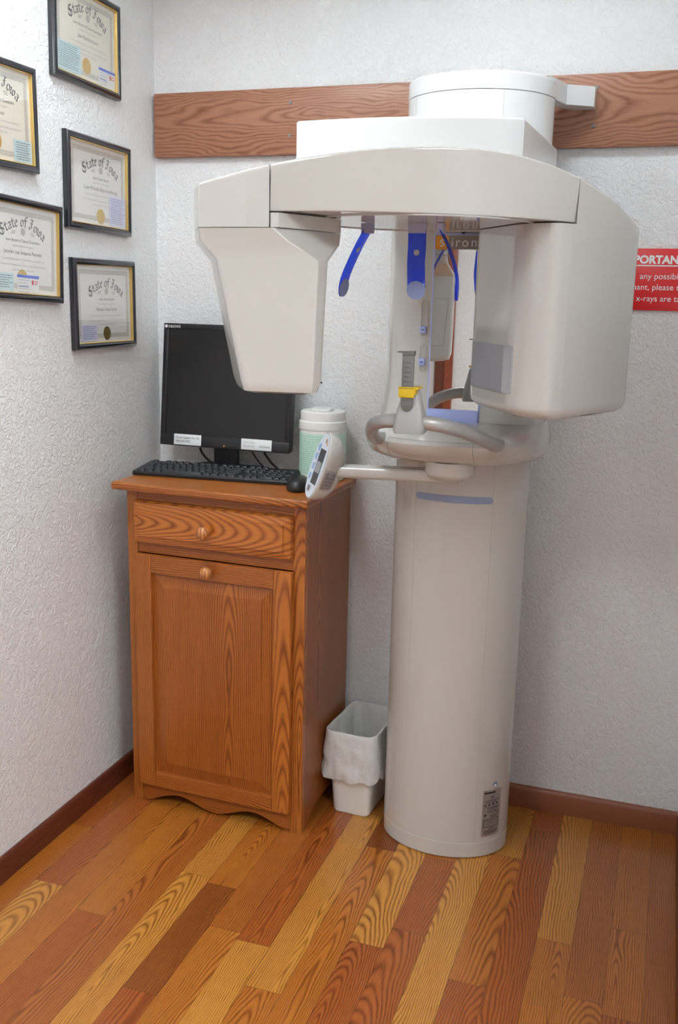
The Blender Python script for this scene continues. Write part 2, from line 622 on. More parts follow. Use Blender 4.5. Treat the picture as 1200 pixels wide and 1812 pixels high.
slab('wall_back', (-0.1, 0.0, 0.0), (XR + 0.1, 0.1, ZC), M['wall'])
slab('wall_left', (-0.1, YB, 0.0), (0.0, 0.0, ZC), M['wall'])
slab('wall_right', (XR, YA, 0.0), (XR + 0.1, 0.0, ZC), M['wall'])
slab('wall_side', (XR + 0.1, YA, 0.0), (XF, YA + 0.1, ZC), M['wall'])
slab('wall_far', (XF, YB, 0.0), (XF + 0.1, YA + 0.1, ZC), M['wall'])
slab('wall_front', (-0.1, YB - 0.1, 0.0), (XF + 0.1, YB, ZC), M['wall'])
slab('ceiling', (-0.1, YB - 0.1, ZC), (XF + 0.1, 0.1, ZC + 0.08), M['ceiling'])

# a small dark nail hole in the back wall
wh = MB().lathe([(0.0, -0.0006), (0.003, -0.0006), (0.003, 0.0)], (0.505, -0.0005, 1.16), 10, 'y')
struct(build('nail_hole', wh, M['hole']))


# ---- floor: oak strips running away from the camera, each board its own quad
LT, MT, DT, XT = srgb(200, 138, 58), srgb(182, 110, 40), srgb(164, 88, 34), srgb(132, 68, 24)


def mixc(a, b, t):
    return tuple(a[i] * (1 - t) + b[i] * t for i in range(4))


SPEC = {-1: ([-0.532], 'DM'), 0: ([-0.784], 'DL'), 1: ([-1.12], 'MM'), 2: ([-0.851], 'MD'), 3: ([-1.3], 'DD'),
        4: ([-0.63], 'LL'), 5: ([-0.65, -1.04], 'MXD'), 6: ([-0.797], 'DM'), 7: ([-0.82], 'DL'), 8: ([-0.2, -0.95], 'MLM'),
        9: ([-0.358, -1.05], 'XML'), 10: ([-0.737], 'LD'), 11: ([-0.35, -0.66], 'MDD'), 12: ([-0.3, -1.02], 'LLM'), 13: ([-0.276, -0.784], 'LMD'),
        14: ([-0.12, -1.1], 'DDM'), 15: ([-0.58], 'LM'), 16: ([-0.75], 'DM'), 17: ([-0.484, -0.78], 'MMD'), 18: ([-0.9], 'DM')}
vs, fs, cols, rnds, uvs, edges = [], [], [], [], [], []


def board(x0, x1, y0, y1, colr):
    """one board with a thin dark joint round it"""
    g = 0.0005
    rd = (rng.random(), rng.random(), rng.random())
    xm, ym = (x0 + x1) / 2, y0
    ring = [(x0, y0), (x1, y0), (x1, y1), (x0, y1)]
    inn = [(x0 + g, y0 + g), (x1 - g, y0 + g), (x1 - g, y1 - g), (x0 + g, y1 - g)]

    def emit(q, ed):
        b = len(vs)
        for (x, y) in q:
            vs.append((x, y, 0.0))
            cols.append(colr)
            rnds.append(rd)
            uvs.append((x - xm, y - ym))
            edges.append(ed)
        fs.append(tuple(range(b, b + 4)))
    emit(inn, 0.0)
    for i in range(4):
        j = (i + 1) % 4
        emit([ring[i], ring[j], inn[j], inn[i]], 1.0)


TONE = {'L': LT, 'M': MT, 'D': DT, 'X': XT}
BW = 0.0783
k = -1
while True:
    x0, x1 = 0.0745 + BW * k, 0.0745 + BW * (k + 1)
    if x0 > XF:
        break
    x0, x1 = max(x0, -0.05), min(x1, XF)
    js, tn = SPEC.get(k, ([], ''))
    cuts = [0.0] + list(js)
    y = cuts[-1]
    while y > YB:
        y -= rng.uniform(0.35, 1.0)
        cuts.append(max(y, YB))
    for i in range(len(cuts) - 1):
        t = tn[i] if i < len(tn) else rng.choice('LMMDD')
        c = TONE[t]
        c = mixc(c, rng.choice([LT, MT, DT]), rng.uniform(0, 0.22))
        board(x0, x1, cuts[i + 1], cuts[i], c)
    k += 1
me = bpy.data.meshes.new('floor')
me.from_pydata(vs, [], fs)
uvl = me.uv_layers.new(name='UVMap')
ca = me.attributes.new('col', 'FLOAT_COLOR', 'POINT')
ra = me.attributes.new('rnd', 'FLOAT_VECTOR', 'POINT')
ea = me.attributes.new('edge', 'FLOAT', 'POINT')
uvl, ca, ra, ea = me.uv_layers['UVMap'], me.attributes['col'], me.attributes['rnd'], me.attributes['edge']
for i in range(len(vs)):
    ca.data[i].color = cols[i]
    ra.data[i].vector = rnds[i]
    ea.data[i].value = edges[i]
for lp in me.loops:
    uvl.data[lp.index].uv = uvs[lp.vertex_index]
me.materials.append(M['floor'])
fl = bpy.data.objects.new('floor', me)
COL.objects.link(fl)
struct(fl)

# ---- baseboards with a rounded top
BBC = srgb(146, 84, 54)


def bb_prof(t=0.012, h=0.0635):
    return [(0, 0), (t, 0), (t, h - 0.012), (t - 0.002, h - 0.006), (t - 0.005, h - 0.001), (t - 0.008, h), (0, h)]


def baseboard(name, axis, a, b, place, col=BBC):
    loops = [[place(d, z, s) for d, z in bb_prof()] for s in (a, b)]
    return struct(build(name, MB().loft(loops), M['trim'], grain=axis, col=col, ang=50))


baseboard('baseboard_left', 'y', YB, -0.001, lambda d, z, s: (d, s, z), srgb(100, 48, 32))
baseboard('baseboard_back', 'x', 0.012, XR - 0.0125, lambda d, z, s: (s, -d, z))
baseboard('baseboard_right', 'y', YA, -0.001, lambda d, z, s: (XR - d, s, z), srgb(96, 48, 34))  # shade along the right wall is put into this darker wood colour

# ---- ceiling lights
lamp = plain('lamp_diffuser', (0.9, 0.9, 0.9), 0.5, emit=((0.88, 0.965, 1.0, 1), LAMP_STRENGTH))
lamp_a = plain('lamp_diffuser_machine', (0.9, 0.9, 0.9), 0.5, emit=((0.88, 0.965, 1.0, 1), LAMP_STRENGTH_MACHINE))
lamp_b = plain('lamp_diffuser_room', (0.9, 0.9, 0.9), 0.5, emit=((0.88, 0.965, 1.0, 1), LAMP_STRENGTH_BACK))


fill_r = plain('fill_diffuser_right', (0.9, 0.9, 0.9), 0.5, emit=((0.88, 0.965, 1.0, 1), FILL_STRENGTH_RIGHT))


def troffer(x, y, w, l, mt, label, deep=0.02):
    t = thing('ceiling_light', label, 'ceiling light', (x, y, ZC), 0, 'ceiling lights')
    fr = MB()
    for lo, hi in (((-w / 2 - .03, -l / 2 - .03), (w / 2 + .03, -l / 2)), ((-w / 2 - .03, l / 2), (w / 2 + .03, l / 2 + .03)),
                   ((-w / 2 - .03, -l / 2), (-w / 2, l / 2)), ((w / 2, -l / 2), (w / 2 + .03, l / 2))):
        fr.box((lo[0], lo[1], -deep), (hi[0], hi[1], 0.0), 0.003)  # deep values add unseen sides that cut light off the upper walls
    build('lamp_frame', fr, M['ceiling'], t)
    build('diffuser', MB().box((-w / 2, -l / 2, -0.012), (w / 2, l / 2, -0.002)), mt, t)


troffer(0.30, -0.88, 0.40, 0.30, lamp, 'ceiling light over the alcove, nearer the wall of certificates', .09)
troffer(1.10, -0.62, 0.28, 0.18, lamp_a, 'ceiling light over the alcove, above the x-ray machine', .05)
troffer(0.50, -2.45, 0.5, 0.6, lamp_b, 'fluorescent ceiling panel behind the camera on the left')
troffer(2.40, -2.4, 0.6, 1.2, fill_r, 'unseen fill light added on the ceiling to the right')  # added lamp, brightens the scene from the right


# ------------------------------------------------------------------ the panoramic x-ray machine
CX = 0.955
mach = thing('panoramic_xray_machine', 'large white panoramic dental x-ray machine on a tall rounded column against the back wall',
             'x-ray machine', (CX, -0.2, 0.0))


def d_loop(a, b, yc, z, back=(0.10, -0.03), nf=40, e=2.0, x0=CX):
    """half-ellipse front, tapering back towards the wall"""
    lp = []
    for i in range(nf + 1):
        t = pi * i / nf
        cxx, sy = cos(t), sin(t)
        lp.append((x0 + a * math.copysign(abs(cxx) ** (2 / e), cxx), yc - b * abs(sy) ** (2 / e), z))
    lp.append((x0 - back[0], back[1], z))
    lp.append((x0 + back[0], back[1], z))
    return lp


def col_y(x, b=0.128, a=0.166, yc=-0.213):
    return yc - b * sqrt(max(0, 1 - ((x - CX) / a) ** 2))


CA, CB, CYC = 0.166, 0.128, -0.213
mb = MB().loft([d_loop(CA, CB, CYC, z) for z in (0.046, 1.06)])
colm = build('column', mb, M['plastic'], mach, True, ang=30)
mb = MB().loft([d_loop(CA - .004, CB - .004, CYC, 0.0), d_loop(CA, CB, CYC, 0.004), d_loop(CA, CB, CYC, 0.043), d_loop(CA - .0015, CB - .0015, CYC, 0.0445), d_loop(CA - .0015, CB - .0015, CYC, 0.046)])
build('base_ring', mb, M['plastic'], mach, True, ang=30)
# fine seams between the front cover and the side covers
for xs in (0.866, 1.052):
    lps = []
    for z in (0.046, 1.05):
        y = col_y(xs)
        lps.append([(xs - .0006, y - .0005, z), (xs + .0006, y - .0005, z), (xs + .0006, y + .002, z), (xs - .0006, y + .002, z)])
    build('cover_seam', MB().loft(lps), M['seam_soft'], colm, True)
# slate blue curved stripe
mb = MB()
n = 40
top, bot = [], []
for i in range(n + 1):
    s = i / n
    x = 0.866 + (1.053 - 0.866) * s
    hh = 0.0085
    dx = min(s, 1 - s) * (1.053 - 0.866)
    if dx < hh:
        hh = sqrt(max(1e-9, hh * hh - (hh - dx) ** 2))
    y = col_y(x) - .0009
    top.append((x, y, 0.9345 + hh))
    bot.append((x, y, 0.9345 - hh))
mb.loft([bot, top], False, False, closed=False)
build('stripe', mb, M['slate'], colm, True, flat=True, label='slate blue curved stripe')
# data plate low on the right, round sticker above it


def on_col(off):
    def fn(u, w):
        # u metres along the surface from x=1.089, w height
        x0 = 1.089
        th0 = math.acos((x0 - CX) / CA)
        # local tangent length
        th = th0 - u / sqrt((CA * sin(th0)) ** 2 + (CB * cos(th0)) ** 2)
        x = CX + (CA + off) * cos(th)
        y = CYC - (CB + off) * sin(th)
        return (x, y, w)
    return fn


f1, f2 = on_col(.0007), on_col(.0012)
mb = MB()
quad(mb, f1, -.027, .058, .027, .186, 8)
pl_ = build('data_plate', mb, M['plate'], colm, True, flat=True, label='silver data plate')
mb = MB()
quad(mb, f2, -.024, .176, .008, .181, 4)
for w0, a, b in ((.167, -.006, .004), (.163, -.006, .006), (.156, -.02, .02), (.151, -.02, .012), (.137, -.018, .024), (.133, -.014, .02), (.127, -.016, .018), (.122, -.01, .024), (.114, -.006, .022), (.109, -.006, .018), (.078, -.008, .012), (.072, -.02, .022), (.068, -.02, .02), (.064, -.02, .016)):
    quad(mb, f2, a, w0, b, w0 + .0016, 4)
for cx_, r_ in ((-.019, .0032), (-.008, .004), (.003, .004), (.013, .003), (-.019, .0045)):
    pass
for cx_, cy_, r_ in ((-.020, .144, .0026), (-.009, .145, .0032), (.003, .146, .0032), (.014, .147, .003), (-.019, .117, .0035)):
    disc(mb, f2, cx_, cy_, r_, 10)
for x0, y0, x1, y1 in ((-.023, .083, .023, .0845), (-.023, .104, .023, .1055), (-.023, .083, -.0215, .1055), (.0215, .083, .023, .1055), (-.02, .1005, .012, .1015), (-.018, .0955, .018, .0965), (-.019, .0905, .016, .0915)):
    quad(mb, f2, x0, y0, x1, y1, 6)
build('plate_print', mb, M['ink_black'], pl_, True, flat=True)
mb = MB()
disc(mb, f1, .006, .198, .0075, 20)
rs = build('round_sticker', mb, M['ink_blue'], colm, True, flat=True)
mb = MB()
disc(mb, f2, .0055, .1965, .0048, 16)
build('sticker_glyph', mb, M['white_ink'], rs, True, flat=True)

# upper column with its cap, bracketed to the wall board
ZD = 1.872
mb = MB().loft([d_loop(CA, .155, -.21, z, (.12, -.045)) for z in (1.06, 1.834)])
build('upper_column', mb, M['plastic_lit_tone'], mach, True, ang=30)
mb = MB().loft([d_loop(CA, .155, -.21, 1.8352, (.12, -.045)), d_loop(CA + .001, .156, -.21, 1.836, (.12, -.045)), d_loop(CA + .001, .156, -.21, ZD - .004, (.12, -.045)), d_loop(CA - .001, .153, -.21, ZD, (.119, -.047))])
cap = build('column_cap', mb, M['plastic_lit_tone'], mach, True, ang=30)
for xs in (0.828, 1.03):
    y = -.21 - .155 * sqrt(1 - ((xs - CX) / CA) ** 2)
    build('cover_seam', MB().box((xs - .0005, y - .0005, 1.73), (xs + .0005, y + .002, 1.834)), M['seam_soft'], cap, True)
for nm, s in (('wall_bracket', 1), ('wall_bracket', -1)):
    poly = [(CX + s * .150, -.21), (CX + s * .178, -.10), (CX + s * .238, -.062), (CX + s * .238, -.0205), (CX + s * .19, -.0205), (CX + s * .12, -.10)]
    if s < 0:
        poly = [(CX - .150, -.21), (CX - .184, -.12), (CX - .184, -.0205), (CX - .12, -.0205), (CX - .12, -.10)]
    build(nm, MB().prism(poly, 'z', 1.843, 1.888 if s > 0 else 1.872, .002), M['plastic_lit_tone'], mach, True)

# carriage: sleeve with the mirror, collar below it
YM = -.372


def sleeve_loop(z, a=.184, back=.12):
    pts = [(.184, -.22), (.183, -.27), (.172, -.318), (.15, -.347), (.115, -.364), (.075, -.371), (.0, -.373)]
    k = a / .184
    full = [(CX + x * k, y) for x, y in pts] + [(CX - x * k, y) for x, y in pts[-2::-1]]
    full += [(CX - back * k, -.09), (CX + back * k, -.09)]
    return [(x, y, z) for x, y in full]


mb = MB().loft([sleeve_loop(1.09, .2), sleeve_loop(1.125, .197), sleeve_loop(1.17, .187), sleeve_loop(1.25, .183), sleeve_loop(1.63, .183)])
sl = build('mirror_housing', mb, M['plastic'], mach, True, ang=40)
mx0, mx1 = 0.900, 1.015
build('mirror_frame', MB().box((mx0 - .003, YM - .0035, 1.112), (mx1 + .003, YM + .002, 1.536), .001), M['peri'], sl, True, label='thin blue mirror edge')
mir = build('mirror', MB().box((mx0, YM - .0042, 1.15), (mx1, YM - .001, 1.533)), M['mirror'], sl, True)
build('mirror_sill', MB().box((mx0 - .002, YM - .012, 1.121), (mx1 + .001, YM - .001, 1.1495), .002), M['peri'], sl, True, label='periwinkle bar under the mirror')
build('sill_gap', MB().box((mx0 - .002, YM - .006, 1.116), (mx1 + .001, YM - .001, 1.1205)), M['seam_dark'], sl, True)
lg = build('logo_block', MB().box((mx0 + .001, YM - .0052, 1.502), (mx0 + .031, YM - .0043, 1.5315)), M['orange'], mir, True, label='orange logo square')
lg2 = build('logo_block', MB().box((mx0 + .031, YM - .0052, 1.502), (mx1 - .001, YM - .0043, 1.5315)), M['logo_grey'], mir, True, label='grey logo bar')
mb = MB()
put_text(mb, 's', .034, lambda x, y: (mx0 + .016 + x, YM - .0056, 1.508 + y), 'C')
xx = mx0 + .036
for ch, adv in (('i', .0095), ('r', .0145), ('o', .0205), ('n', .0205), ('a', .02)):
    put_text(mb, ch, .029, lambda x, y: (xx + x, YM - .0056, 1.508 + y))
    xx += adv
build('logo_lettering', mb, M['white_ink'], mir, True, flat=True)
mb = MB()
for i in range(9):
    mb.box((mx0 + .003 + i * .0135, YM - .0035, 1.541), (mx0 + .0135 + i * .0135, YM - .001, 1.553))
build('grey_strip', mb, M['logo_grey'], sl, True)  # row of small grey blocks above the mirror
build('screw', MB().lathe([(0, 0), (.004, 0), (.0035, -.004), (0, -.005)], (.962, YM - .001, 1.538), 12, 'y'), M['seam_dark'], sl, True)
# light slots with blue sliders left of the mirror
for zc, h, zk in ((1.352, .082, 1.326), (1.262, .062, 1.254)):
    w = .0085
    x0 = .8815
    o = arc2(x0, zc + h / 2 - w, w, 0, pi, 10) + arc2(x0, zc - h / 2 + w, w, pi, 2 * pi, 10)
    i_ = arc2(x0, zc + h / 2 - w, w - .002, 0, pi, 10) + arc2(x0, zc - h / 2 + w, w - .002, pi, 2 * pi, 10)
    yy = -.3715
    mb = MB().loft([[(x, yy + .004, z) for x, z in o], [(x, yy - .0010, z) for x, z in o], [(x, yy - .0012, z) for x, z in i_], [(x, yy + .001, z) for x, z in i_]], False, False)
    sm = build('slot_rim', mb, M['plastic'], sl, True)
    mb = MB()
    mb.add([(x, yy + .0008, z) for x, z in i_], [tuple(range(len(i_)))])
    build('slot_floor', mb, M['plastic_lit_tone'], sl, True, flat=True)
    kb = build('slider', MB().box((x0 - .008, yy - .010, zk - .008), (x0 + .006, yy - .0005, zk + .008), .002), M['peri'], sl, True, label='small blue slider')
    build('slider_mark', MB().box((x0 - .004, yy - .0104, zk - .001), (x0 + .003, yy - .0098, zk + .001)), M['seam_dark'], kb, True)

# collar
mb = MB()
loops = []
for z, a, b, e in ((1.024, .168, .13, 2.0), (1.029, .182, .20, 2.1), (1.038, .197, .262, 2.3), (1.052, .206, .300, 2.6), (1.072, .210, .322, 2.8), (1.088, .209, .325, 2.8),
                   (1.102, .206, .300, 2.7), (1.112, .203, .262, 2.5), (1.119, .200, .215, 2.3), (1.123, .197, .165, 2.2)):
    loops.append(d_loop(a, b, -.215, z, (.13, -.09), 48, e))
mb.loft(loops)
coll = build('collar', mb, M['plastic'], mach, True, ang=50)


def collar_front(x, z):
    """y on the collar's front at a height"""
    zz = [l[0][2] for l in loops]
    par = ((1.024, .168, .13, 2.0), (1.029, .182, .20, 2.1), (1.038, .197, .262, 2.3), (1.052, .206, .300, 2.6), (1.072, .210, .322, 2.8), (1.088, .209, .325, 2.8),
           (1.102, .206, .300, 2.7), (1.112, .203, .262, 2.5), (1.119, .200, .215, 2.3), (1.123, .197, .165, 2.2))
    for p, q in zip(par, par[1:]):
        if p[0] <= z <= q[0]:
            t = (z - p[0]) / (q[0] - p[0])
            a, b, e = (p[i] + t * (q[i] - p[i]) for i in (1, 2, 3))
            u = min(1, abs((x - CX) / a))
            return -.215 - b * (1 - u ** e) ** (1 / e)
    return -.215


# seams of the front cover on the collar
def seam(path, name='cover_seam', r=.0007, mat='seam'):
    build(name, MB().tube(path, r, 6), M[mat], coll, True)


zs = [1.046 + .0045 * i for i in range(12)]
for xs, w in ((.846, 0), (1.037, 0), (.815, 1)):
    seam([(xs, collar_front(xs, z) - .0002, z) for z in (zs if not w else zs[1:9])], mat='seam' if not w else 'seam_soft')
seam([(.846 + .191 * i / 12, collar_front(.846 + .191 * i / 12, zs[-1]) - .0002, zs[-1]) for i in range(13)])

# grab rail and bite-block holder
RY = -.705
rail = [(.826, -.46, 1.088), (.822, -.505, 1.092), (.824, -.555, 1.103), (.835, -.605, 1.122), (.856, -.655, 1.143), (.888, -.692, 1.155), (.92, RY, 1.158), (.95, RY, 1.158),
        (.982, RY + .004, 1.157), (1.012, -.678, 1.149), (1.037, -.636, 1.136), (1.058, -.588, 1.119), (1.072, -.545, 1.105), (1.082, -.505, 1.093), (1.085, -.45, 1.088)]


def catmull(pts, n=5):
    out = []
    P = [Vector(p) for p in pts]
    P = [P[0] * 2 - P[1]] + P + [P[-1] * 2 - P[-2]]
    for i in range(1, len(P) - 2):
        for k in range(n):
            t = k / n
            a, b, c, d = P[i - 1], P[i], P[i + 1], P[i + 2]
            out.append(tuple(0.5 * ((2 * b) + (c - a) * t + (2 * a - 5 * b + 4 * c - d) * t * t + (3 * b - a - 3 * c + d) * t ** 3)))
    out.append(tuple(P[-2]))
    return out


build('grab_rail', MB().tube(catmull(rail), .0142, 18), M['metal'], mach, True)
BXc = .944
hl = []
for z, hw, d0, d1 in ((1.137, .029, -.026, .02), (1.143, .031, -.028, .022), (1.172, .027, -.024, .02), (1.2, .021, -.018, .016), (1.218, .017, -.014, .013), (1.222, .015, -.012, .011)):
    hl.append([(x, RY + y, z) for x, y in rrect(BXc - hw, d0, BXc + hw, d1, min(hw, .011) * .9, 4)])
hold = build('bite_holder', MB().loft(hl), M['holder'], mach, True, ang=45)
rx = BXc - .003
mb = MB().prism(arc2(rx, 1.193, .0115, pi, 2 * pi, 10) + [(rx + .0115, 1.288), (rx - .0115, 1.288)], 'y', RY - .026, RY - .020, .0006)
mb.prism([(rx - .022, 1.2935), (rx - .022, 1.2955), (rx + .0115, 1.297), (rx + .0115, 1.288), (rx - .0115, 1.288), (rx - .0115, 1.2925)], 'y', RY - .027, RY - .012, .0006)
rul = build('bite_post', mb, M['ruler'], hold, True, label='dark grey graduated post')
mb = MB()
for i in range(9):
    z = 1.202 + i * .009
    mb.box((rx - (.007 if i % 2 else .009), RY - .0264, z), (rx + (.003 if i % 2 else .007), RY - .0259, z + .0009))
build('scale_marks', mb, M['ruler_mark'], rul, True)
mb = MB().box((rx - .016, RY - .031, 1.208), (rx + .0155, RY - .0265, 1.228), .0015).box((rx - .016, RY - .031, 1.224), (rx + .024, RY + .004, 1.2285), .0015)
mb.box((rx + .0145, RY - .030, 1.214), (rx + .018, RY - .012, 1.2275), .001)
build('yellow_clip', mb, M['yellow'], hold, True, label='yellow clip')

# overhead arm
poly = [(.674, -.648), (.74, -.657), (.83, -.661), (.911, -.657), (1.0, -.643), (1.07, -.622), (1.108, -.606), (1.116, -.598), (1.131, -.2), (.79, -.2), (.69, -.55)]
oarm = build('overhead_arm', MB().prism(poly, 'z', 1.60, 1.733, .005, 3), M['plastic_lit_tone'], mach, True, ang=40)

# ---- rotating unit, turned about the head axis
O = Vector((CX - .005, -.70, 0))
PSI = radians(33)
UX, VX = Vector((cos(PSI), sin(PSI), 0)), Vector((-sin(PSI), cos(PSI), 0))


def uv3(u, v, z):
    p = O + UX * u + VX * v
    return (p.x, p.y, z)


def vf(u):
    return -.212 + .95 * u * u


def ztop(u):
    return 1.643 - (.33 if u < 0 else .52) * u * u


ZBM = 1.535
us = [-.312 + (.238 + .312) * i / 36 for i in range(37)]
loops = []
for u in us:
    f, zt = vf(u), ztop(u)
    r = .006
    b_ = f + .006
    f -= .002
    loops.append([uv3(u, b_ + .004, ZBM), uv3(u, b_ + .0012, ZBM + .0012), uv3(u, b_, ZBM + .004), uv3(u, f, zt - r), uv3(u, f + .0018, zt - .0018), uv3(u, f + r, zt),
                  uv3(u, -f - r, zt), uv3(u, -f, zt - r), uv3(u, -f, ZBM + .004), uv3(u, -f - .004, ZBM)])
beam = build('rotating_beam', MB().loft(loops), M['plastic'], mach, True, ang=40)
build('bearing_plate', MB().lathe([(.212, 1.5349), (.212, 1.5336), (.2112, 1.5322), (.2088, 1.5322), (.2082, 1.5338), (0, 1.5338)], (O.x, O.y, 0), 64), M['plastic_gloss'], mach, True, label='glossy round underside plate')


def block(sections, name, mat='plastic', ang=40, label=None):
    """sections: list of (z or f(u) height, [(u,v),...]) lofted"""
    lps = []
    for h, pts in sections:
        lps.append([uv3(u, v, h(u) if callable(h) else h) for u, v in pts])
    return build(name, MB().loft(lps), M[mat], mach, True, ang=ang, label=label)


def round_poly(pts, rad, n=5):
    """round the corners of a polygon (radius per corner)"""
    out = []
    k = len(pts)
    for i in range(k):
        p, a, b = Vector(pts[i]), Vector(pts[i - 1]), Vector(pts[(i + 1) % k])
        r = rad[i] if isinstance(rad, (list, tuple)) else rad
        da, db = (a - p), (b - p)
        la, lb = da.length, db.length
        d = min(r, la * .48, lb * .48)
        pa, pb = p + da.normalized() * d, p + db.normalized() * d
        for j in range(n + 1):
            t = j / n
            out.append(tuple(pa * (1 - t) ** 2 + p * 2 * t * (1 - t) + pb * t * t))
    return out


def inset(pts, d):
    c = sum((Vector(p) for p in pts), Vector((0, 0))) / len(pts)
    out = []
    for p in pts:
        q = Vector(p) - c
        out.append(tuple(c + q * (1 - d / max(q.length, 1e-6))))
    return out


# left (sensor) side: the cap above the seam, then the tapering body
uL = [-.426, -.40, -.375, -.35, -.314]
capL = round_poly([(u, vf(u)) for u in uL] + [(-.314, .12), (-.42, .08)], [.006, 0, 0, 0, .001, .01, .01])
block([(1.509, inset(capL, .001)), (1.511, capL), (lambda u: ztop(u) - .006, capL), (lambda u: ztop(u) - .0018, inset(capL, .0018)), (lambda u: ztop(u), inset(capL, .006))], 'sensor_cap')
def lsec(z, pts, rad):
    return (z, round_poly(pts, rad))


RL = [.012, .004, .02, .012, .02, .015]
fill = [(-.423, -.045), (-.318, -.12), (-.166, -.03), (-.166, .08), (-.30, .11), (-.415, .08)]
up0 = [(-.426, -.048), (-.31, -.128), (-.163, -.035), (-.163, .085), (-.30, .12), (-.42, .08)]
up1 = [(-.424, -.047), (-.285, -.132), (-.168, -.045), (-.168, .085), (-.30, .12), (-.418, .08)]
mid = [(-.398, -.070), (-.232, -.136), (-.206, -.112), (-.206, .07), (-.30, .10), (-.392, .065)]
low = [(-.356, -.090), (-.238, -.138), (-.216, -.118), (-.216, .05), (-.28, .07), (-.352, .05)]
lw2 = [(-.350, -.086), (-.240, -.132), (-.222, -.114), (-.222, .045), (-.28, .065), (-.346, .045)]
lw3 = [(-.336, -.076), (-.245, -.116), (-.232, -.10), (-.232, .03), (-.28, .05), (-.334, .03)]
secs = [lsec(1.224, lw3, RL), lsec(1.228, lw2, RL), lsec(1.245, low, RL), lsec(1.455, mid, RL), lsec(1.487, up1, RL), lsec(1.5075, up0, RL)]
block(secs, 'sensor_housing', ang=28)
sp0 = [(1.262, -.2145), (1.40, -.2082)]
mb = MB()
for o_, i_ in ((.0012, 0), (.0004, .004)):
    pass
mb.loft([[uv3(sp0[0][1] + d, -.085 + e, 1.262 + e), uv3(sp0[0][1] + d, .042 - e, 1.262 + e), uv3(sp0[1][1] + d, .052 - e, 1.40 - e), uv3(sp0[1][1] + d, -.092 + e, 1.40 - e)] for d, e in ((-.002, 0), (.0012, 0), (.0012, .004), (.0002, .0045), (.0002, .006), (.001, .0065))])
build('sensor_plate', mb, M['plastic'], mach, True, ang=20)
nk = [(-.312, -.120), (-.30, -.128), (-.163, -.035), (-.163, .085), (-.30, .12), (-.312, .11)]
block([lsec(1.5085, nk, [.002, .002, .02, .012, .02, .002]), lsec(1.5325, nk, [.002, .002, .02, .012, .02, .002])], 'sensor_neck')

# right (tube) side
capR = [(.240, vf(.240)), (.28, vf(.28)), (.32, vf(.32)), (.35, vf(.35)), (.38, vf(.38)), (.41, vf(.41)), (.447, vf(.445)), (.462, .02), (.45, .10), (.33, .15), (.240, .15)]
rc = [.002, 0, 0, 0, 0, 0, .012, .01, .03, .02, .002]
cR = round_poly(capR, rc)
block([(1.5325, cR), (lambda u: ztop(u) - .006, cR), (lambda u: ztop(u) - .0018, inset(cR, .0018)), (lambda u: ztop(u), inset(cR, .006))], 'tube_cap')
bodR = [(.143, -.115), (.185, -.174), (.23, vf(.23) - .001), (.265, vf(.265)), (.29, vf(.29)), (.32, vf(.32)), (.35, vf(.35)), (.38, vf(.38)), (.41, vf(.41)), (.447, vf(.445)), (.462, .02), (.45, .10), (.30, .17), (.16, .14), (.143, .09)]
rR = [.035, .03, 0, 0, 0, 0, 0, 0, 0, .012, .01, .03, .04, .04, .01]
bodR = [(u + (.010 if i in (0, 1, 13, 14) else 0), v) for i, (u, v) in enumerate(bodR)]
bR = round_poly(bodR, rR)
block([(1.178, inset(bR, .034)), (1.1795, inset(bR, .022)), (1.184, inset(bR, .011)), (1.192, inset(bR, .003)), (1.202, bR), (1.5325, bR)], 'tube_housing')
# grey exit window on the inner face
win = []
mbw = MB()
wp = [(.1509, .088), (.1509, -.07), (.1546, -.098), (.1606, -.114)]
wz0, wz1 = 1.222, 1.312
mbw.loft([[uv3(u - .001, v, wz0) for u, v in wp], [uv3(u - .001, v, wz1) for u, v in wp]], False, False, closed=False)
wn = build('beam_window', mbw, M['window_grey'], mach, True, flat=True, label='grey beam window')

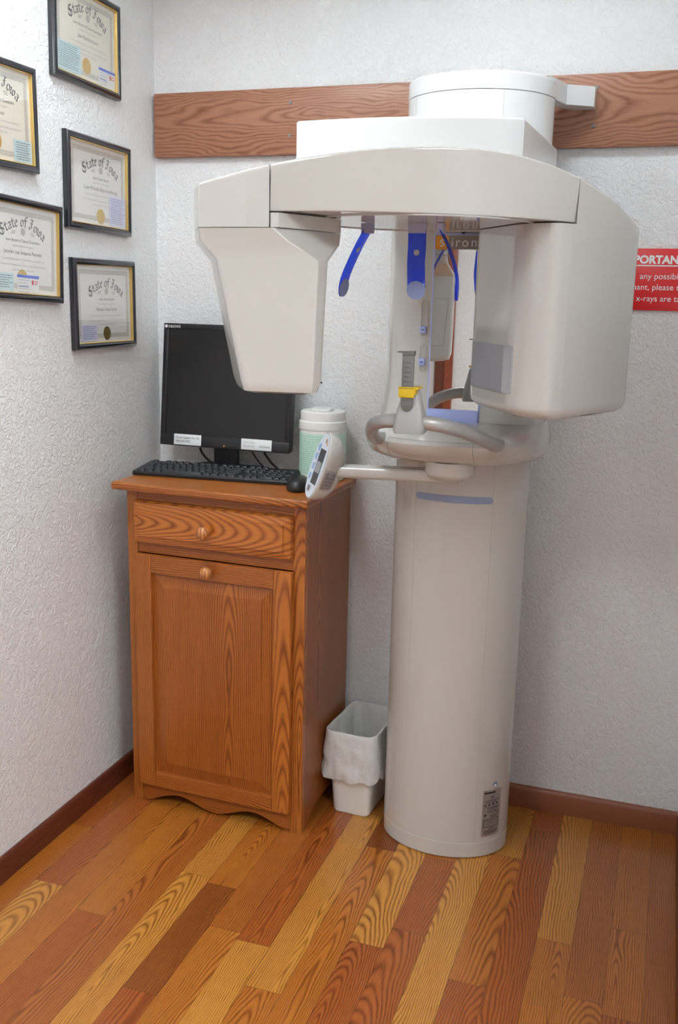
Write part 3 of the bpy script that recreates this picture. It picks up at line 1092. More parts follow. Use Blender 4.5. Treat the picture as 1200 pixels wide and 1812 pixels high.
# head supports hanging from the plate: forehead and two temples
def support(path, wdir, w0, pad_n, name, thick=.0045):
    """blue acrylic strip along path; wdir = width direction; pad on the pad_n side"""
    P = [Vector(p) for p in catmull(path, 6)]
    wd = Vector(wdir).normalized()
    nd = Vector(pad_n).normalized()
    lps = []
    L = len(P) - 1
    for i, p in enumerate(P):
        w = w0
        if i > L - 5:
            k = (i - (L - 5)) / 5
            w = w0 * sqrt(max(0.02, 1 - k * k * .98))
        h = thick / 2
        lps.append([tuple(p + wd * w + nd * h * .5), tuple(p + wd * w * .88 + nd * h), tuple(p - wd * w * .88 + nd * h), tuple(p - wd * w + nd * h * .5),
                    tuple(p - wd * w - nd * h * .5), tuple(p - wd * w * .88 - nd * h), tuple(p + wd * w * .88 - nd * h), tuple(p + wd * w - nd * h * .5)])
    s_ = build(name, MB().loft(lps), M['acrylic'], mach, True, ang=40)
    e = P[-1]
    up = (P[-2] - P[-1]).normalized()
    rp = w0 * 1.06
    c = e + up * rp * .95 + nd * (thick / 2)
    m1 = MB()
    m1.loft([[tuple(c + wd * rp * cos(t) + up * rp * sin(t) + nd * d) for t in [2 * pi * k / 28 for k in range(28)]] for d in (0, .0015)])
    build('contact_pad', m1, M['pad'], s_, True, label='round grey blue pad')
    q = P[int(L * .36)]
    upq = (P[int(L * .36) - 1] - q).normalized()
    c = q + nd * (thick / 2)
    m2 = MB()
    m2.loft([[tuple(c + wd * .0055 * cos(t) + upq * .0055 * sin(t) + nd * d) for t in [2 * pi * k / 20 for k in range(20)]] for d in (0, .0012)])
    build('rivet', m2, M['holder'], s_, True)
    t0 = P[0]
    m3 = MB()
    hh = [(w0 * 1.06, .012), (w0 * 1.0, 0), (w0 * .95, -.006)]
    lp = []
    for ww, dz in hh:
        lp.append([tuple(t0 + wd * (ww * sx) + nd * (.006 * sy) + Vector((0, 0, dz))) for sx, sy in ((1, 1), (-1, 1), (-1, -1), (1, -1))])
    m3.loft(lp)
    build('hinge_block', m3, M['hinge'], s_, True)


support([(.9445, -.712, 1.521), (.9435, -.706, 1.49), (.9425, -.704, 1.46), (.945, -.707, 1.425), (.9475, -.714, 1.394)], (1, .12, 0), .0170, (.1, -1, 0), 'forehead_support')
support([(.847, -.712, 1.521), (.832, -.712, 1.495), (.815, -.712, 1.46), (.803, -.712, 1.43), (.796, -.712, 1.396)], (.16, 1, 0), .0165, (1, -.16, .12), 'temple_support')
support([(.990, -.712, 1.521), (1.004, -.712, 1.495), (1.018, -.712, 1.46), (1.025, -.712, 1.43), (1.0255, -.712, 1.393)], (-.10, 1, 0), .0165, (-1, -.10, .05), 'temple_support')

# ---- control panel on its arm under the collar
pn = Vector((-.82, -.57, .33)).normalized()
pu = Vector((.82, .57, 0)).normalized()
pup = (Vector((0, 0, 1)) - pn * pn.z).normalized()
prt = pup.cross(pn).normalized()
pc = Vector((.664, -.462, 1.012))


def P3(x, y, d):
    q = pc + prt * x + pup * y + pn * d
    return tuple(q)


def egg(s, ex=0):
    pts = []
    for i in range(48):
        t = 2 * pi * i / 48
        c, s_ = cos(t), sin(t)
        pts.append((s * .053 * math.copysign(abs(c) ** .86, c), s * .081 * math.copysign(abs(s_) ** .92, s_)))
    return pts


sh = []
for d, s in ((.0, .96), (-.0015, .99), (-.004, 1.0), (-.013, 1.0), (-.028, .93), (-.04, .80), (-.05, .60), (-.056, .36)):
    sh.append([P3(x, y, d) for x, y in egg(s)])
# the arm
am = []
a0, a1 = Vector((.698, -.452, 1.001)), Vector((1.0, -.448, 1.011))
arm_pts = []
dr = (a1 - a0).normalized()
side = dr.cross(Vector((0, 0, 1))).normalized()
for k in range(11):
    c = a0 + (a1 - a0) * k / 10
    w, h = .026, .0135
    am.append([tuple(c + side * x + Vector((0, 0, z))) for x, z in rrect(-w, -h, w, h, .009, 4)])
arm_ = build('panel_arm', MB().loft(am), M['plastic'], mach, True, ang=50)
build('arm_joint', MB().lathe([(.056, 1.045), (.056, 1.02), (.050, 1.009), (.036, 1.003), (0, 1.002)], (.972, -.448, 0), 40), M['plastic'], arm_, True, ang=50)
ps = build('control_panel', MB().loft(sh), M['plastic'], mach, True, ang=50)


def pf_(d):
    return lambda x, y: P3(x, y, d)


mb = MB()
mb.add([P3(x, y, .0004) for x, y in egg(.955)], [tuple(range(48))])
build('panel_face', mb, M['panel_face'], ps, True, flat=True, label='pale blue panel face')
mb = MB()
quad(mb, pf_(.0008), -.012, -.044, .033, .040)
build('display', mb, M['display'], ps, True, flat=True, label='dark display')
mb = MB()
quad(mb, pf_(.0011), -.008, -.016, .03, .010)
build('display_text', mb, M['display_lit'], ps, True, flat=True)
mb = MB()
for y in (.040, .018, -.006, -.030):
    disc(mb, pf_(.0009), -.030 + .004 * (abs(y) > .03), y, .0085, 20)
    disc(mb, pf_(.0009), -.0185, y + .007, .0025, 12)
build('buttons', mb, M['button_blue'], ps, True, flat=True, label='blue buttons')
mb = MB()
for i in range(6):
    quad(mb, pf_(.0009), -.02 + i * .0036, -.064, -.018 + i * .0036, -.05)
build('speaker_slots', mb, M['seam'], ps, True, flat=True)
mb = MB()
quad(mb, pf_(.0009), .004, .056, .012, .066)
quad(mb, pf_(.0009), .020, .050, .025, .058)
build('logo_block', mb, M['orange'], ps, True, flat=True)
mb = MB()
quad(mb, pf_(.00095), .0085, .055, .0165, .064)
build('logo_block', mb, M['logo_grey'], ps, True, flat=True)
# printed label on the side of the panel


def side_fn(off):
    # a patch of the shell on its +x side (towards the camera)
    def fn(s, d):
        # s along the rim (m), d = depth behind the face
        t = -.30 + s / .085
        k = 1.0 if d < .013 else 1.0 - (d - .013) / .015 * .07 if d < .028 else .93 - (d - .028) / .012 * .13
        c, s_ = cos(t), sin(t)
        x, y = k * .053 * math.copysign(abs(c) ** .86, c), k * .081 * math.copysign(abs(s_) ** .92, s_)
        q = Vector(P3(x, y, -d))
        out = (prt * (c / .057) + pup * (s_ / .087)).normalized()
        return tuple(q + out * off)
    return fn


fs1, fs2 = side_fn(.0006), side_fn(.0011)
mb = MB()
for a in range(8):
    for b in range(4):
        s0, s1 = -.026 + .052 * a / 8, -.026 + .052 * (a + 1) / 8
        d0, d1 = .006 + .03 * b / 4, .006 + .03 * (b + 1) / 4
        mb.add([fs1(s0, d0), fs1(s1, d0), fs1(s1, d1), fs1(s0, d1)], [(0, 1, 2, 3)])
lb = build('rating_label', mb, M['plate'], ps, True, flat=True)
mb = MB()
for i in range(9):
    d = .009 + i * .0030
    for k in range(5):
        a, b = -.022 + k * .009, -.022 + k * .009 + rng.uniform(.005, .0085)
        if (i in (3, 5) and k in (0, 4)):
            continue
        mb.add([fs2(a, d), fs2(b, d), fs2(b, d + .001), fs2(a, d + .001)], [(0, 1, 2, 3)])
build('label_print', mb, M['ink_black'], lb, True, flat=True)


# ------------------------------------------------------------------ oak board on the back wall
ZB0, ZB1 = 1.7584, 1.9248
wbd = thing('wall_board', 'long horizontal oak board screwed to the back wall behind the x-ray machine', 'board', (0.78, 0.0, 1.84))
build('plank', MB().box((0.008, -0.02, ZB0), (XR - .002, -0.0005, ZB1), .0025), M['oak_board'], wbd, True, grain='x', col=srgb(164, 112, 86), rnd=(.37, .42, .62))
for x, z in ((.411, 1.888), (.409, 1.806), (1.192, 1.893), (1.191, 1.807), (.80, 1.888), (.80, 1.806)):
    sc_ = build('screw', MB().lathe([(0, .001), (.0048, .0005), (.0044, -.0012), (.002, -.0018), (0, -.0016)], (x, -.0205, z), 14, 'y'), M['screw'], wbd, True)

# ------------------------------------------------------------------ oak cabinet in the corner
CW, CD_, CH = .5099, .3257, .9096
cab = thing('oak_cabinet', 'oak cabinet with one drawer above a panelled door in the corner', 'cabinet', (0.0914, -0.348, 0), -0.0316)
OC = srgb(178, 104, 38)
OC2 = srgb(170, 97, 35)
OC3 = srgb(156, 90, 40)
FT = .018      # face thickness
ZT = CH - .021


def cb(name, mb, grain, col=OC, rnd=None, parent=None, label=None, ang=35, mat='oak'):
    return build(name, mb, M[mat], parent or cab, False, grain=grain, col=col, rnd=rnd, label=label, ang=ang)


# countertop
cb('countertop', MB().box((-.0309, -.0309, ZT), (CW + .0165, CD_ - .001, CH), .006, 3), 'x', OC, (.2, .55, .6))
# sides, with a cut-out foot on the right


def side_poly():
    p = [(.003, 0.0), (.03, 0.0)]
    for i in range(13):
        t = i / 12
        y = .03 + (.265) * t
        p.append((y, .042 * sin(pi * t) ** .55))
    p += [(.30, 0.0), (CD_ - .001, 0.0), (CD_ - .001, ZT - .0005), (.003, ZT - .0005)]
    return p


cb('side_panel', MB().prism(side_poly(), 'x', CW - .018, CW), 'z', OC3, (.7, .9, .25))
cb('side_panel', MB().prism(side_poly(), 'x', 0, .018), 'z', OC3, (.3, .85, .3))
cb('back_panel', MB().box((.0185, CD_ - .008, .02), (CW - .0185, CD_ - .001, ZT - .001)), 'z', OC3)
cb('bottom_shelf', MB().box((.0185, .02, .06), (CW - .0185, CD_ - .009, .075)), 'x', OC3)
# face frame: stiles, rails
cb('stile', MB().box((.0, -.001, .0), (.03, .0185, ZT - .0005), .001), 'z', OC, (.15, .75, .3))
cb('stile', MB().box((CW - .032, -.001, .0), (CW + .0004, .0185, ZT - .0005), .001), 'z', OC, (.55, .45, .42))
cb('rail', MB().box((.0305, 0, .862), (CW - .0325, .018, ZT - .0005), .0006), 'x', OC2, (.4, .8, .5))
cb('rail', MB().box((.0305, 0, .721), (CW - .0325, .018, .748), .0006), 'x', OC2, (.1, .8, .5))
# scalloped toe board
sp = [(.0305, .058), (.0305, .0)]
for i in range(41):
    t = i / 40
    x = .0305 + (CW - .0325 - .0305) * t
    sc = .5 - .5 * cos(2 * pi * 2 * t)          # two scallops either side of the middle drop
    env = min(1, t / .10, (1 - t) / .10)
    z = .004 * env + .028 * sc * env
    sp.append((x, z))
sp += [(CW - .0325, .0), (CW - .0325, .058)]
cb('toe_board', MB().prism(sp, 'y', -.001, .017, .001), 'x', OC2, (.25, .7, .5))


# raised drawer front with a bevelled border
def raised(x0, x1, z0, z1, y0, y1, d=.022, lip=.004):
    """a board whose field is raised by a sloping border"""
    a = [(x0, y0, z0), (x1, y0, z0), (x1, y0, z1), (x0, y0, z1)]
    b = [(x0, y1 + lip, z0), (x1, y1 + lip, z0), (x1, y1 + lip, z1), (x0, y1 + lip, z1)]
    e = .003
    c = [(x0 + e, y1 + lip * .55, z0 + e), (x1 - e, y1 + lip * .55, z0 + e), (x1 - e, y1 + lip * .55, z1 - e), (x0 + e, y1 + lip * .55, z1 - e)]
    f = [(x0 + d, y1 + lip * .3, z0 + d), (x1 - d, y1 + lip * .3, z0 + d), (x1 - d, y1 + lip * .3, z1 - d), (x0 + d, y1 + lip * .3, z1 - d)]
    g = [(x0 + d, y1, z0 + d), (x1 - d, y1, z0 + d), (x1 - d, y1, z1 - d), (x0 + d, y1, z1 - d)]
    return MB().loft([a, b, c, f, g])


dr_ = cb('drawer', raised(.027, .479, .750, .862, -.0015, -.0245, .021, .014), 'x', srgb(190, 112, 42), (.62, .47, .95), ang=12)
def knob(parent, x, y, z):
    return cb('knob', MB().lathe([(.008, 0), (.008, -.004), (.0065, -.009), (.010, -.014), (.0155, -.018), (.017, -.023), (.015, -.029), (.009, -.0325), (0, -.0335)], (x, y, z), 28, 'y'), 'z', srgb(206, 136, 78), parent=parent, ang=60)


knob(dr_, .247, -.0235, .803)
door = thing_dummy = None
# door: frame of stiles and rails round a raised panel
DX0, DX1, DZ0, DZ1 = .030, .481, .0585, .7195
door = cb('door', MB().box((DX0, -.020, DZ0), (DX0 + .049, -.0015, DZ1), .0025), 'z', OC, (.33, .2, .35))
cb('door_stile', MB().box((DX1 - .049, -.020, DZ0), (DX1, -.0015, DZ1), .0025), 'z', srgb(184, 108, 40), (.81, .46, .42), door)
cb('door_rail', MB().box((DX0 + .0492, -.0195, DZ1 - .048), (DX1 - .0492, -.002, DZ1), .0015), 'x', OC2, (.12, .75, .5), door)
cb('door_rail', MB().box((DX0 + .0492, -.0195, DZ0), (DX1 - .0492, -.002, DZ0 + .040), .0015), 'x', OC2, (.52, .78, .5), door)
px0, px1, pz0, pz1 = DX0 + .0485, DX1 - .0485, DZ0 + .0395, DZ1 - .0475
pa = []
for d, y in ((0, -.004), (0, -.0095), (.0045, -.0090), (.034, -.0150), (.0345, -.0165), (.0355, -.0168)):
    pa.append([(px0 + d, y, pz0 + d), (px1 - d, y, pz0 + d), (px1 - d, y, pz1 - d), (px0 + d, y, pz1 - d)])
cb('door_panel', MB().loft(pa), 'z', srgb(170, 96, 32), (.45, .18, .40), door, ang=10)
knob(door, .252, -.0195, .697)
for z in (.637, .138):
    h = build('hinge', MB().box((.0215, -.0045, z), (.0295, -.0008, z + .052), .001).tube([(.0265, -.006, z), (.0265, -.006, z + .052)], .0036, 10), M['brass'], door, label='brass hinge')

# ------------------------------------------------------------------ monitor
mon = thing('computer_monitor', 'black flat computer monitor with two white labels on the oak cabinet', 'monitor', (.255, -.105, CH), 0.0)
TL = radians(6.0)
MWd, MHt = .395, .341
mz0 = .062


def MP(x, z, d):
    """x across, z up the screen from its lower edge, d towards the viewer; tilted back"""
    return (x, -.002 + z * sin(TL) - d * cos(TL), mz0 + z * cos(TL) + d * sin(TL))


def mbox(mb, x0, x1, z0, z1, d0, d1, bev=0.0):
    t = MB().box((x0, d0, z0), (x1, d1, z1), bev)
    mb.add([MP(x, z, d) for x, d, z in t.v], t.f)
    return mb


h2 = MWd / 2
bez = MB()
mbox(bez, -h2, h2, 0, .030, -.012, 0, .002)
mbox(bez, -h2, h2, MHt - .016, MHt, -.012, 0, .002)
mbox(bez, -h2, -h2 + .016, .0295, MHt - .0155, -.012, 0, .0015)
mbox(bez, h2 - .016, h2, .0295, MHt - .0155, -.012, 0, .0015)
bz = build('bezel', bez, M['black'], mon)
build('screen', mbox(MB(), -h2 + .0155, h2 - .0155, .0295, MHt - .0155, -.011, -.0025), M['screen'], mon)
build('casing', mbox(MB(), -h2 + .002, h2 - .002, .002, MHt - .002, -.040, -.0115, .006), M['black'], mon)
build('stand_neck', MB().box((-.036, .014, .004), (.036, .032, .16), .003), M['black'], mon)
build('stand_base', MB().prism(rrect(-.10, -.004, .10, .078, .02), 'z', 0, .008, .002), M['black'], mon)
mb = MB()
put_text(mb, 'neovo', .0155, lambda x, y: MP(-h2 + .0135 + x, MHt - .0125 + y, .0006))
disc(mb, lambda x, y: MP(x, y, .0006), -h2 + .008, MHt - .0085, .0045, 18)
build('brand_mark', mb, M['white_ink'], bz, flat=True)
mb = MB()
disc(mb, lambda x, y: MP(x, y, .0008), .003, .008, .0022, 12)
build('power_light', mb, M['orange'], bz, flat=True)
for x0, x1, lines in ((-.153, -.068, ('Sirona Support for 3D', '800-659-5977')), (.055, .146, ('User: xray', 'Password:'))):
    st = build('sticker', mbox(MB(), x0, x1, .003, .033, .0, .0008, .0003), M['sticker'], mon, label='white label with a note' if x0 > 0 else 'white label with a phone number')
    mb = MB()
    for i, t in enumerate(lines):
        put_text(mb, t, .0080, lambda x, y: MP(x0 + .007 + x, .021 - i * .0105 + y, .0012))
    if x0 > 0:
        for k in range(7):
            quad(mb, lambda x, y: MP(x, y, .0012), x0 + .055 + k * .0045, .0108, x0 + .058 + k * .0045, .0160)
    build('sticker_text', mb, M['ink_black'] if x0 < 0 else M['ink_light'], st, flat=True)

# cables hanging down behind the monitor's lower edge
for pts, lab in (([(.175, -.088, .966), (.178, -.080, .950), (.19, -.068, .930), (.21, -.058, .9145), (.23, -.05, .9142)], 'black cable drooping behind the left half of the monitor'),
                 ([(.335, -.088, .966), (.342, -.078, .950), (.352, -.066, .930), (.362, -.05, .9145), (.37, -.04, .9142)], 'thin black cable drooping just right of the monitor stand'),
                 ([(.372, -.088, .966), (.380, -.080, .950), (.392, -.068, .930), (.41, -.058, .9145), (.43, -.05, .9142)], 'black cable drooping behind the right half of the monitor')):
    tag(build('cable', MB().tube(catmull(pts), .0032 if 'thin' not in lab else .002, 10), M['black']), lab, 'cable', 'monitor cables')

# ------------------------------------------------------------------ keyboard
kb_ = thing('keyboard', 'black computer keyboard in front of the monitor on the oak cabinet', 'keyboard', (.2787, -.1895, CH), .0886)
KW2, KD2 = .221, .0635
prof = [(-KD2, .001), (-KD2 - .001, .008), (-KD2 + .004, .0125), (KD2 - .004, .021), (KD2, .018), (KD2, .001)]
mb = MB().loft([[(x, y, z) for y, z in prof] for x in (-KW2, -KW2 + .002, KW2 - .002, KW2)])
build('keyboard_body', mb, M['black'], kb_, ang=30)
for sx in (-.15, .15):
    build('foot', MB().box((sx - .02, -.055, 0), (sx + .02, -.045, .0015)), M['black_key'], kb_)


def deck(y):
    return .0125 + (y + KD2 - .004) / (2 * KD2 - .008) * .0085


PITCH_K = .0187
keys = []
x_l = -KW2 + .010
rows = [(-.0525, [1.25, 1.25, 1.25, 6.25, 1.25, 1.25, 1.25, 1.25]), (-.0338, [2.25] + [1] * 10 + [2.75]), (-.0151, [1.75] + [1] * 11 + [2.25]), (.0036, [1.5] + [1] * 12 + [1.5]), (.0223, [1] * 13 + [2]),
        (.0465, [1, -1, 1, 1, 1, 1, -.5, 1, 1, 1, 1, -.5, 1, 1, 1, 1])]
for yc, ws in rows:
    x = x_l
    for w in ws:
        if w > 0:
            keys.append((x + PITCH_K * w / 2, yc, PITCH_K * w - .0025, PITCH_K - .003))
        x += PITCH_K * abs(w)
xn = x_l + 15.3 * PITCH_K
for yc in (.0465, .0223, .0036):
    for i in range(3):
        keys.append((xn + PITCH_K * (i + .5), yc, PITCH_K - .0025, PITCH_K - .003))
keys.append((xn + PITCH_K * 1.5, -.0338, PITCH_K - .0025, PITCH_K - .003))
for i in range(3):
    keys.append((xn + PITCH_K * (i + .5), -.0525, PITCH_K - .0025, PITCH_K - .003))
xp = xn + 3.3 * PITCH_K
for r_, yc in enumerate((-.0525, -.0338, -.0151, .0036, .0223)):
    for i in range(4):
        if i == 3 and r_ in (0, 2):
            continue
        if r_ == 0 and i == 1:
            continue
        if r_ == 0 and i == 0:
            keys.append((xp + PITCH_K, yc, 2 * PITCH_K - .0025, PITCH_K - .003))
        elif i == 3 and r_ in (1, 3):
            keys.append((xp + PITCH_K * 3.5, yc - PITCH_K / 2, PITCH_K - .0025, 2 * PITCH_K - .003))
        else:
            keys.append((xp + PITCH_K * (i + .5), yc, PITCH_K - .0025, PITCH_K - .003))


def keycap(mb, x, y, w, d):
    b = deck(y)
    lp = []
    for ins, h in ((0, -.001), (.0004, .002), (.0022, .0048), (.003, .0050)):
        lp.append([(px, py, b + h + (py - y) * .065) for px, py in rrect(x - w / 2 + ins, y - d / 2 + ins, x + w / 2 - ins, y + d / 2 - ins * .6, .0018, 2)])
    return mb.loft(lp, False, True)


keys.sort(key=lambda k_: k_[1])
rest = MB()
for i, kk in enumerate(keys):
    if i < 100:
        build('key', keycap(MB(), *kk), M['black_key'], kb_, ang=30)
    else:
        keycap(rest, *kk)
if rest.v:
    ro = build('key', rest, M['black_key'], kb_, ang=30)
    ro['kind'] = 'stuff'

# ------------------------------------------------------------------ mouse
mo = thing('computer_mouse', 'small black computer mouse beside the right end of the keyboard', 'mouse', (.541, -.262, CH), .25)
lps = []
for z, s in ((0, .93), (.004, 1.0), (.012, 1.0), (.02, .93), (.027, .78), (.032, .55), (.0345, .25)):
    lp = []
    for i in range(32):
        t = 2 * pi * i / 32
        lp.append((s * .030 * math.copysign(abs(cos(t)) ** .85, cos(t)), s * .054 * math.copysign(abs(sin(t)) ** .9, sin(t)) - (1 - s) * .008, z))
    lps.append(lp)
build('mouse_body', MB().loft(lps), M['black'], mo, ang=60)
build('scroll_wheel', MB().lathe([(.006, -.003), (.0075, -.002), (.0075, .002), (.006, .003)], (0, .032, .0245), 18, 'x'), M['black_key'], mo)

# ------------------------------------------------------------------ wipes canister
can = thing('wipes_canister', 'white wipes canister with pale green label behind the control panel', 'canister', (.545, -.092, CH), 0)
CRd = .0625
build('canister_body', MB().lathe([(CRd - .003, 0), (CRd, .003), (CRd, .142), (CRd - .002, .145), (0, .145)], (0, 0, 0), 56), M['can_white'], can)
lbm = MB()
nn = 64
lbm.loft([[((CRd + .0007) * cos(2 * pi * i / nn), (CRd + .0007) * sin(2 * pi * i / nn), z) for i in range(nn)] for z in (.016, .128)], False, False)
lbl = build('paper_label', lbm, M['can_green'], can, label='pale green label')


def on_can(off, a0=-pi / 2):
    return lambda x, y: ((CRd + off) * cos(a0 + x / CRd), (CRd + off) * sin(a0 + x / CRd), y)


fc = on_can(.0012)
mb = MB()
for x0, y0, x1, y1 in ((-.058, .120, .060, .1212), (-.058, .022, .060, .0232), (-.058, .022, -.0568, .1212), (.0588, .022, .06, .1212)):
    quad(mb, fc, x0, y0, x1, y1, 10)
for i in range(16):
    y = .113 - i * .0056
    x = -.052
    while x < .05:
        w = rng.uniform(.006, .018)
        quad(mb, fc, x, y, min(x + w, .054), y + .0016, 2)
        x += w + .003
build('label_print', mb, M['can_ink'], lbl, flat=True)
lid = build('lid', MB().lathe([(CRd + .001, .137), (CRd + .002, .1385), (CRd + .002, .1575), (CRd + .0005, .159), (CRd - .0015, .1605), (CRd - .0015, .182), (CRd - .005, .1855), (CRd - .012, .186), (CRd - .014, .1845), (0, .1845)], (0, 0, 0), 56), M['can_white'], can, ang=50)
fp = rrect(-.030, -.028, .026, .026, .012, 5)
build('lid_flap', MB().prism(fp, 'z', .1845, .1915, .0015), M['can_white'], lid)

# ------------------------------------------------------------------ waste bin and its bag
bn = thing('waste_bin', 'small off white plastic waste bin on the floor between cabinet and machine column', 'bin', (.696, -.135, 0), -.06)


def bloop(hx, hy, r, z, n=8, wob=0.0, seed=0.0, K=72):
    lp = []
    pts = rrect(-hx, -hy, hx, hy, r, n)
    # resample evenly
    P = [Vector(p) for p in pts]
    P.append(P[0])
    d = [0]
    for a, b in zip(P, P[1:]):
        d.append(d[-1] + (b - a).length)
    for i in range(K):
        s = d[-1] * i / K
        j = max(k for k in range(len(d)) if d[k] <= s + 1e-9)
        j = min(j, len(P) - 2)
        t = (s - d[j]) / max(1e-9, d[j + 1] - d[j])
        q = P[j] * (1 - t) + P[j + 1] * t
        if wob:
            th = i / K * 2 * pi
            w = wob * (sin(th * 5 + seed) * .5 + sin(th * 9 + seed * 2.3) * .35 + sin(th * 17 + seed * 1.7) * .25)
            q = q + q.normalized() * w
        lp.append((q.x, q.y, z(i / K * 2 * pi) if callable(z) else z))
    return lp


bx, by, tx, ty, BH = .052, .088, .070, .107, .245
out = [bloop(bx - .004, by - .004, .012, 0), bloop(bx, by, .014, .005), bloop(tx - .003, ty - .003, .022, BH - .014), bloop(tx + .002, ty + .002, .024, BH - .012), bloop(tx + .002, ty + .002, .024, BH), bloop(tx - .002, ty - .002, .022, BH), bloop(bx - .003, by - .003, .013, .006)]
build('bin_body', MB().loft(out), M['bin'], bn, ang=40)
from mathutils import noise as mnoise


def crinkle(lp, amt, seed, zamt=0.0):
    out_ = []
    for x, y, z in lp:
        p = Vector((x, y, z))
        n_ = mnoise.noise(p * 34 + Vector((seed, 0, 0))) + .6 * mnoise.noise(p * 75 + Vector((0, seed, 0)))
        r_ = Vector((x, y, 0)).normalized()
        q = p + r_ * (amt * n_)
        q.z += zamt * mnoise.noise(Vector((x * 28, y * 28, seed)))
        out_.append(tuple(q))
    return out_


bag = []
for ox, oy, r_, z, am, za in ((-.016, -.016, .012, .012, .002, .0), (-.010, -.010, .014, .07, .005, 0), (-.014, -.014, .018, .13, .006, 0), (-.011, -.011, .02, .18, .006, 0), (-.006, -.006, .02, .22, .004, 0), (-.0035, -.0035, .022, .240, .0025, .003),
                              (.001, .001, .024, .2495, .0012, .004), (.0048, .0045, .026, .246, .001, .003), (.0058, .0055, .027, .232, .0015, 0), (.0075, .007, .028, .214, .003, 0), (.0095, .008, .029, .194, .005, 0), (.0115, .0085, .03, .174, .006, .004), (.0130, .009, .03, .155, .0075, .006),
                              (.0140, .0095, .03, .136, .0085, .010), (.015, .010, .03, .116, .010, .022)):
    k_ = min(1, max(0, z / BH))
    hx = bx + (tx - bx) * k_ if z < .241 and ox < 0 else tx
    hy = by + (ty - by) * k_ if z < .241 and ox < 0 else ty
    bag.append(crinkle(bloop(hx + ox, hy + oy, r_, z, K=110), am, 3.1, za))
bg = build('bin_bag', MB().loft(bag, True, False), M['bag'], None, ang=80)
bg.location = (.696, -.135, 0)
bg.rotation_euler = (0, 0, -.06)
tag(bg, 'translucent white plastic bag folded over the rim of the small bin', 'bag')
sbd = bg.modifiers.new('s', 'SUBSURF')
sbd.levels = 1
sbd.render_levels = 2

# ------------------------------------------------------------------ framed certificates on the left wall
FW, FH, FTK = .2944, .2257, .018
GL = {
    'S': (.64, [[(.56, .74), (.46, .88), (.24, .86), (.12, .70), (.2, .54), (.46, .42), (.54, .24), (.42, .04), (.18, .0), (.04, .14)], [(.3, .86), (.3, .02)], [(.04, .14), (-.08, .3), (-.02, .5)]]),
    't': (.42, [[(.2, .78), (.17, .6), (.17, .12), (.28, .0), (.4, .1)], [(.02, .54), (.38, .54)]]),
    'a': (.50, [[(.08, .46), (.24, .56), (.38, .46), (.38, .08), (.46, .0)], [(.38, .32), (.14, .26), (.08, .1), (.2, .0), (.38, .12)]]),
    'e': (.46, [[(.08, .30), (.36, .40), (.24, .56), (.08, .44), (.08, .12), (.22, .0), (.4, .12)]]),
    'o': (.48, [[(.24, .56), (.08, .44), (.08, .12), (.24, .0), (.4, .12), (.4, .44), (.24, .56)]]),
    'f': (.42, [[(.42, .80), (.3, .88), (.18, .74), (.18, -.06)], [(.02, .54), (.38, .54)]]),
    'I': (.60, [[(.08, .80), (.2, .9), (.4, .82), (.56, .9)], [(.34, .82), (.3, .5), (.34, .16), (.18, .0), (.02, .10), (.1, .26)], [(.12, .5), (.44, .56)]]),
    'w': (.64, [[(.04, .56), (.1, .46), (.1, .1), (.2, .0), (.32, .12), (.32, .5)], [(.32, .12), (.44, .0), (.56, .14), (.56, .44), (.46, .56)]]),
    ' ': (.26, [])}


def blackletter(mb, text, size, fn):
    w = sum(GL[c][0] for c in text)
    x0 = -w / 2
    nv = Vector((cos(radians(42)), sin(radians(42)))) * .074
    for c in text:
        adv, st = GL[c]
        for s_ in st:
            for (ax, ay), (bx_, by_) in zip(s_, s_[1:]):
                q = [(ax - nv.x, ay - nv.y), (ax + nv.x, ay + nv.y), (bx_ + nv.x, by_ + nv.y), (bx_ - nv.x, by_ - nv.y)]
                mb.add([fn((x0 + px) * size, py * size) for px, py in q], [(0, 1, 2, 3)])
                d = Vector((bx_ - ax, by_ - ay)).normalized() * .02
                pp = Vector((-d.y, d.x))
                q = [(ax - pp.x, ay - pp.y), (bx_ - pp.x, by_ - pp.y), (bx_ + pp.x, by_ + pp.y), (ax + pp.x, ay + pp.y)]
                mb.add([fn((x0 + px) * size, py * size) for px, py in q], [(0, 1, 2, 3)])
        x0 += adv


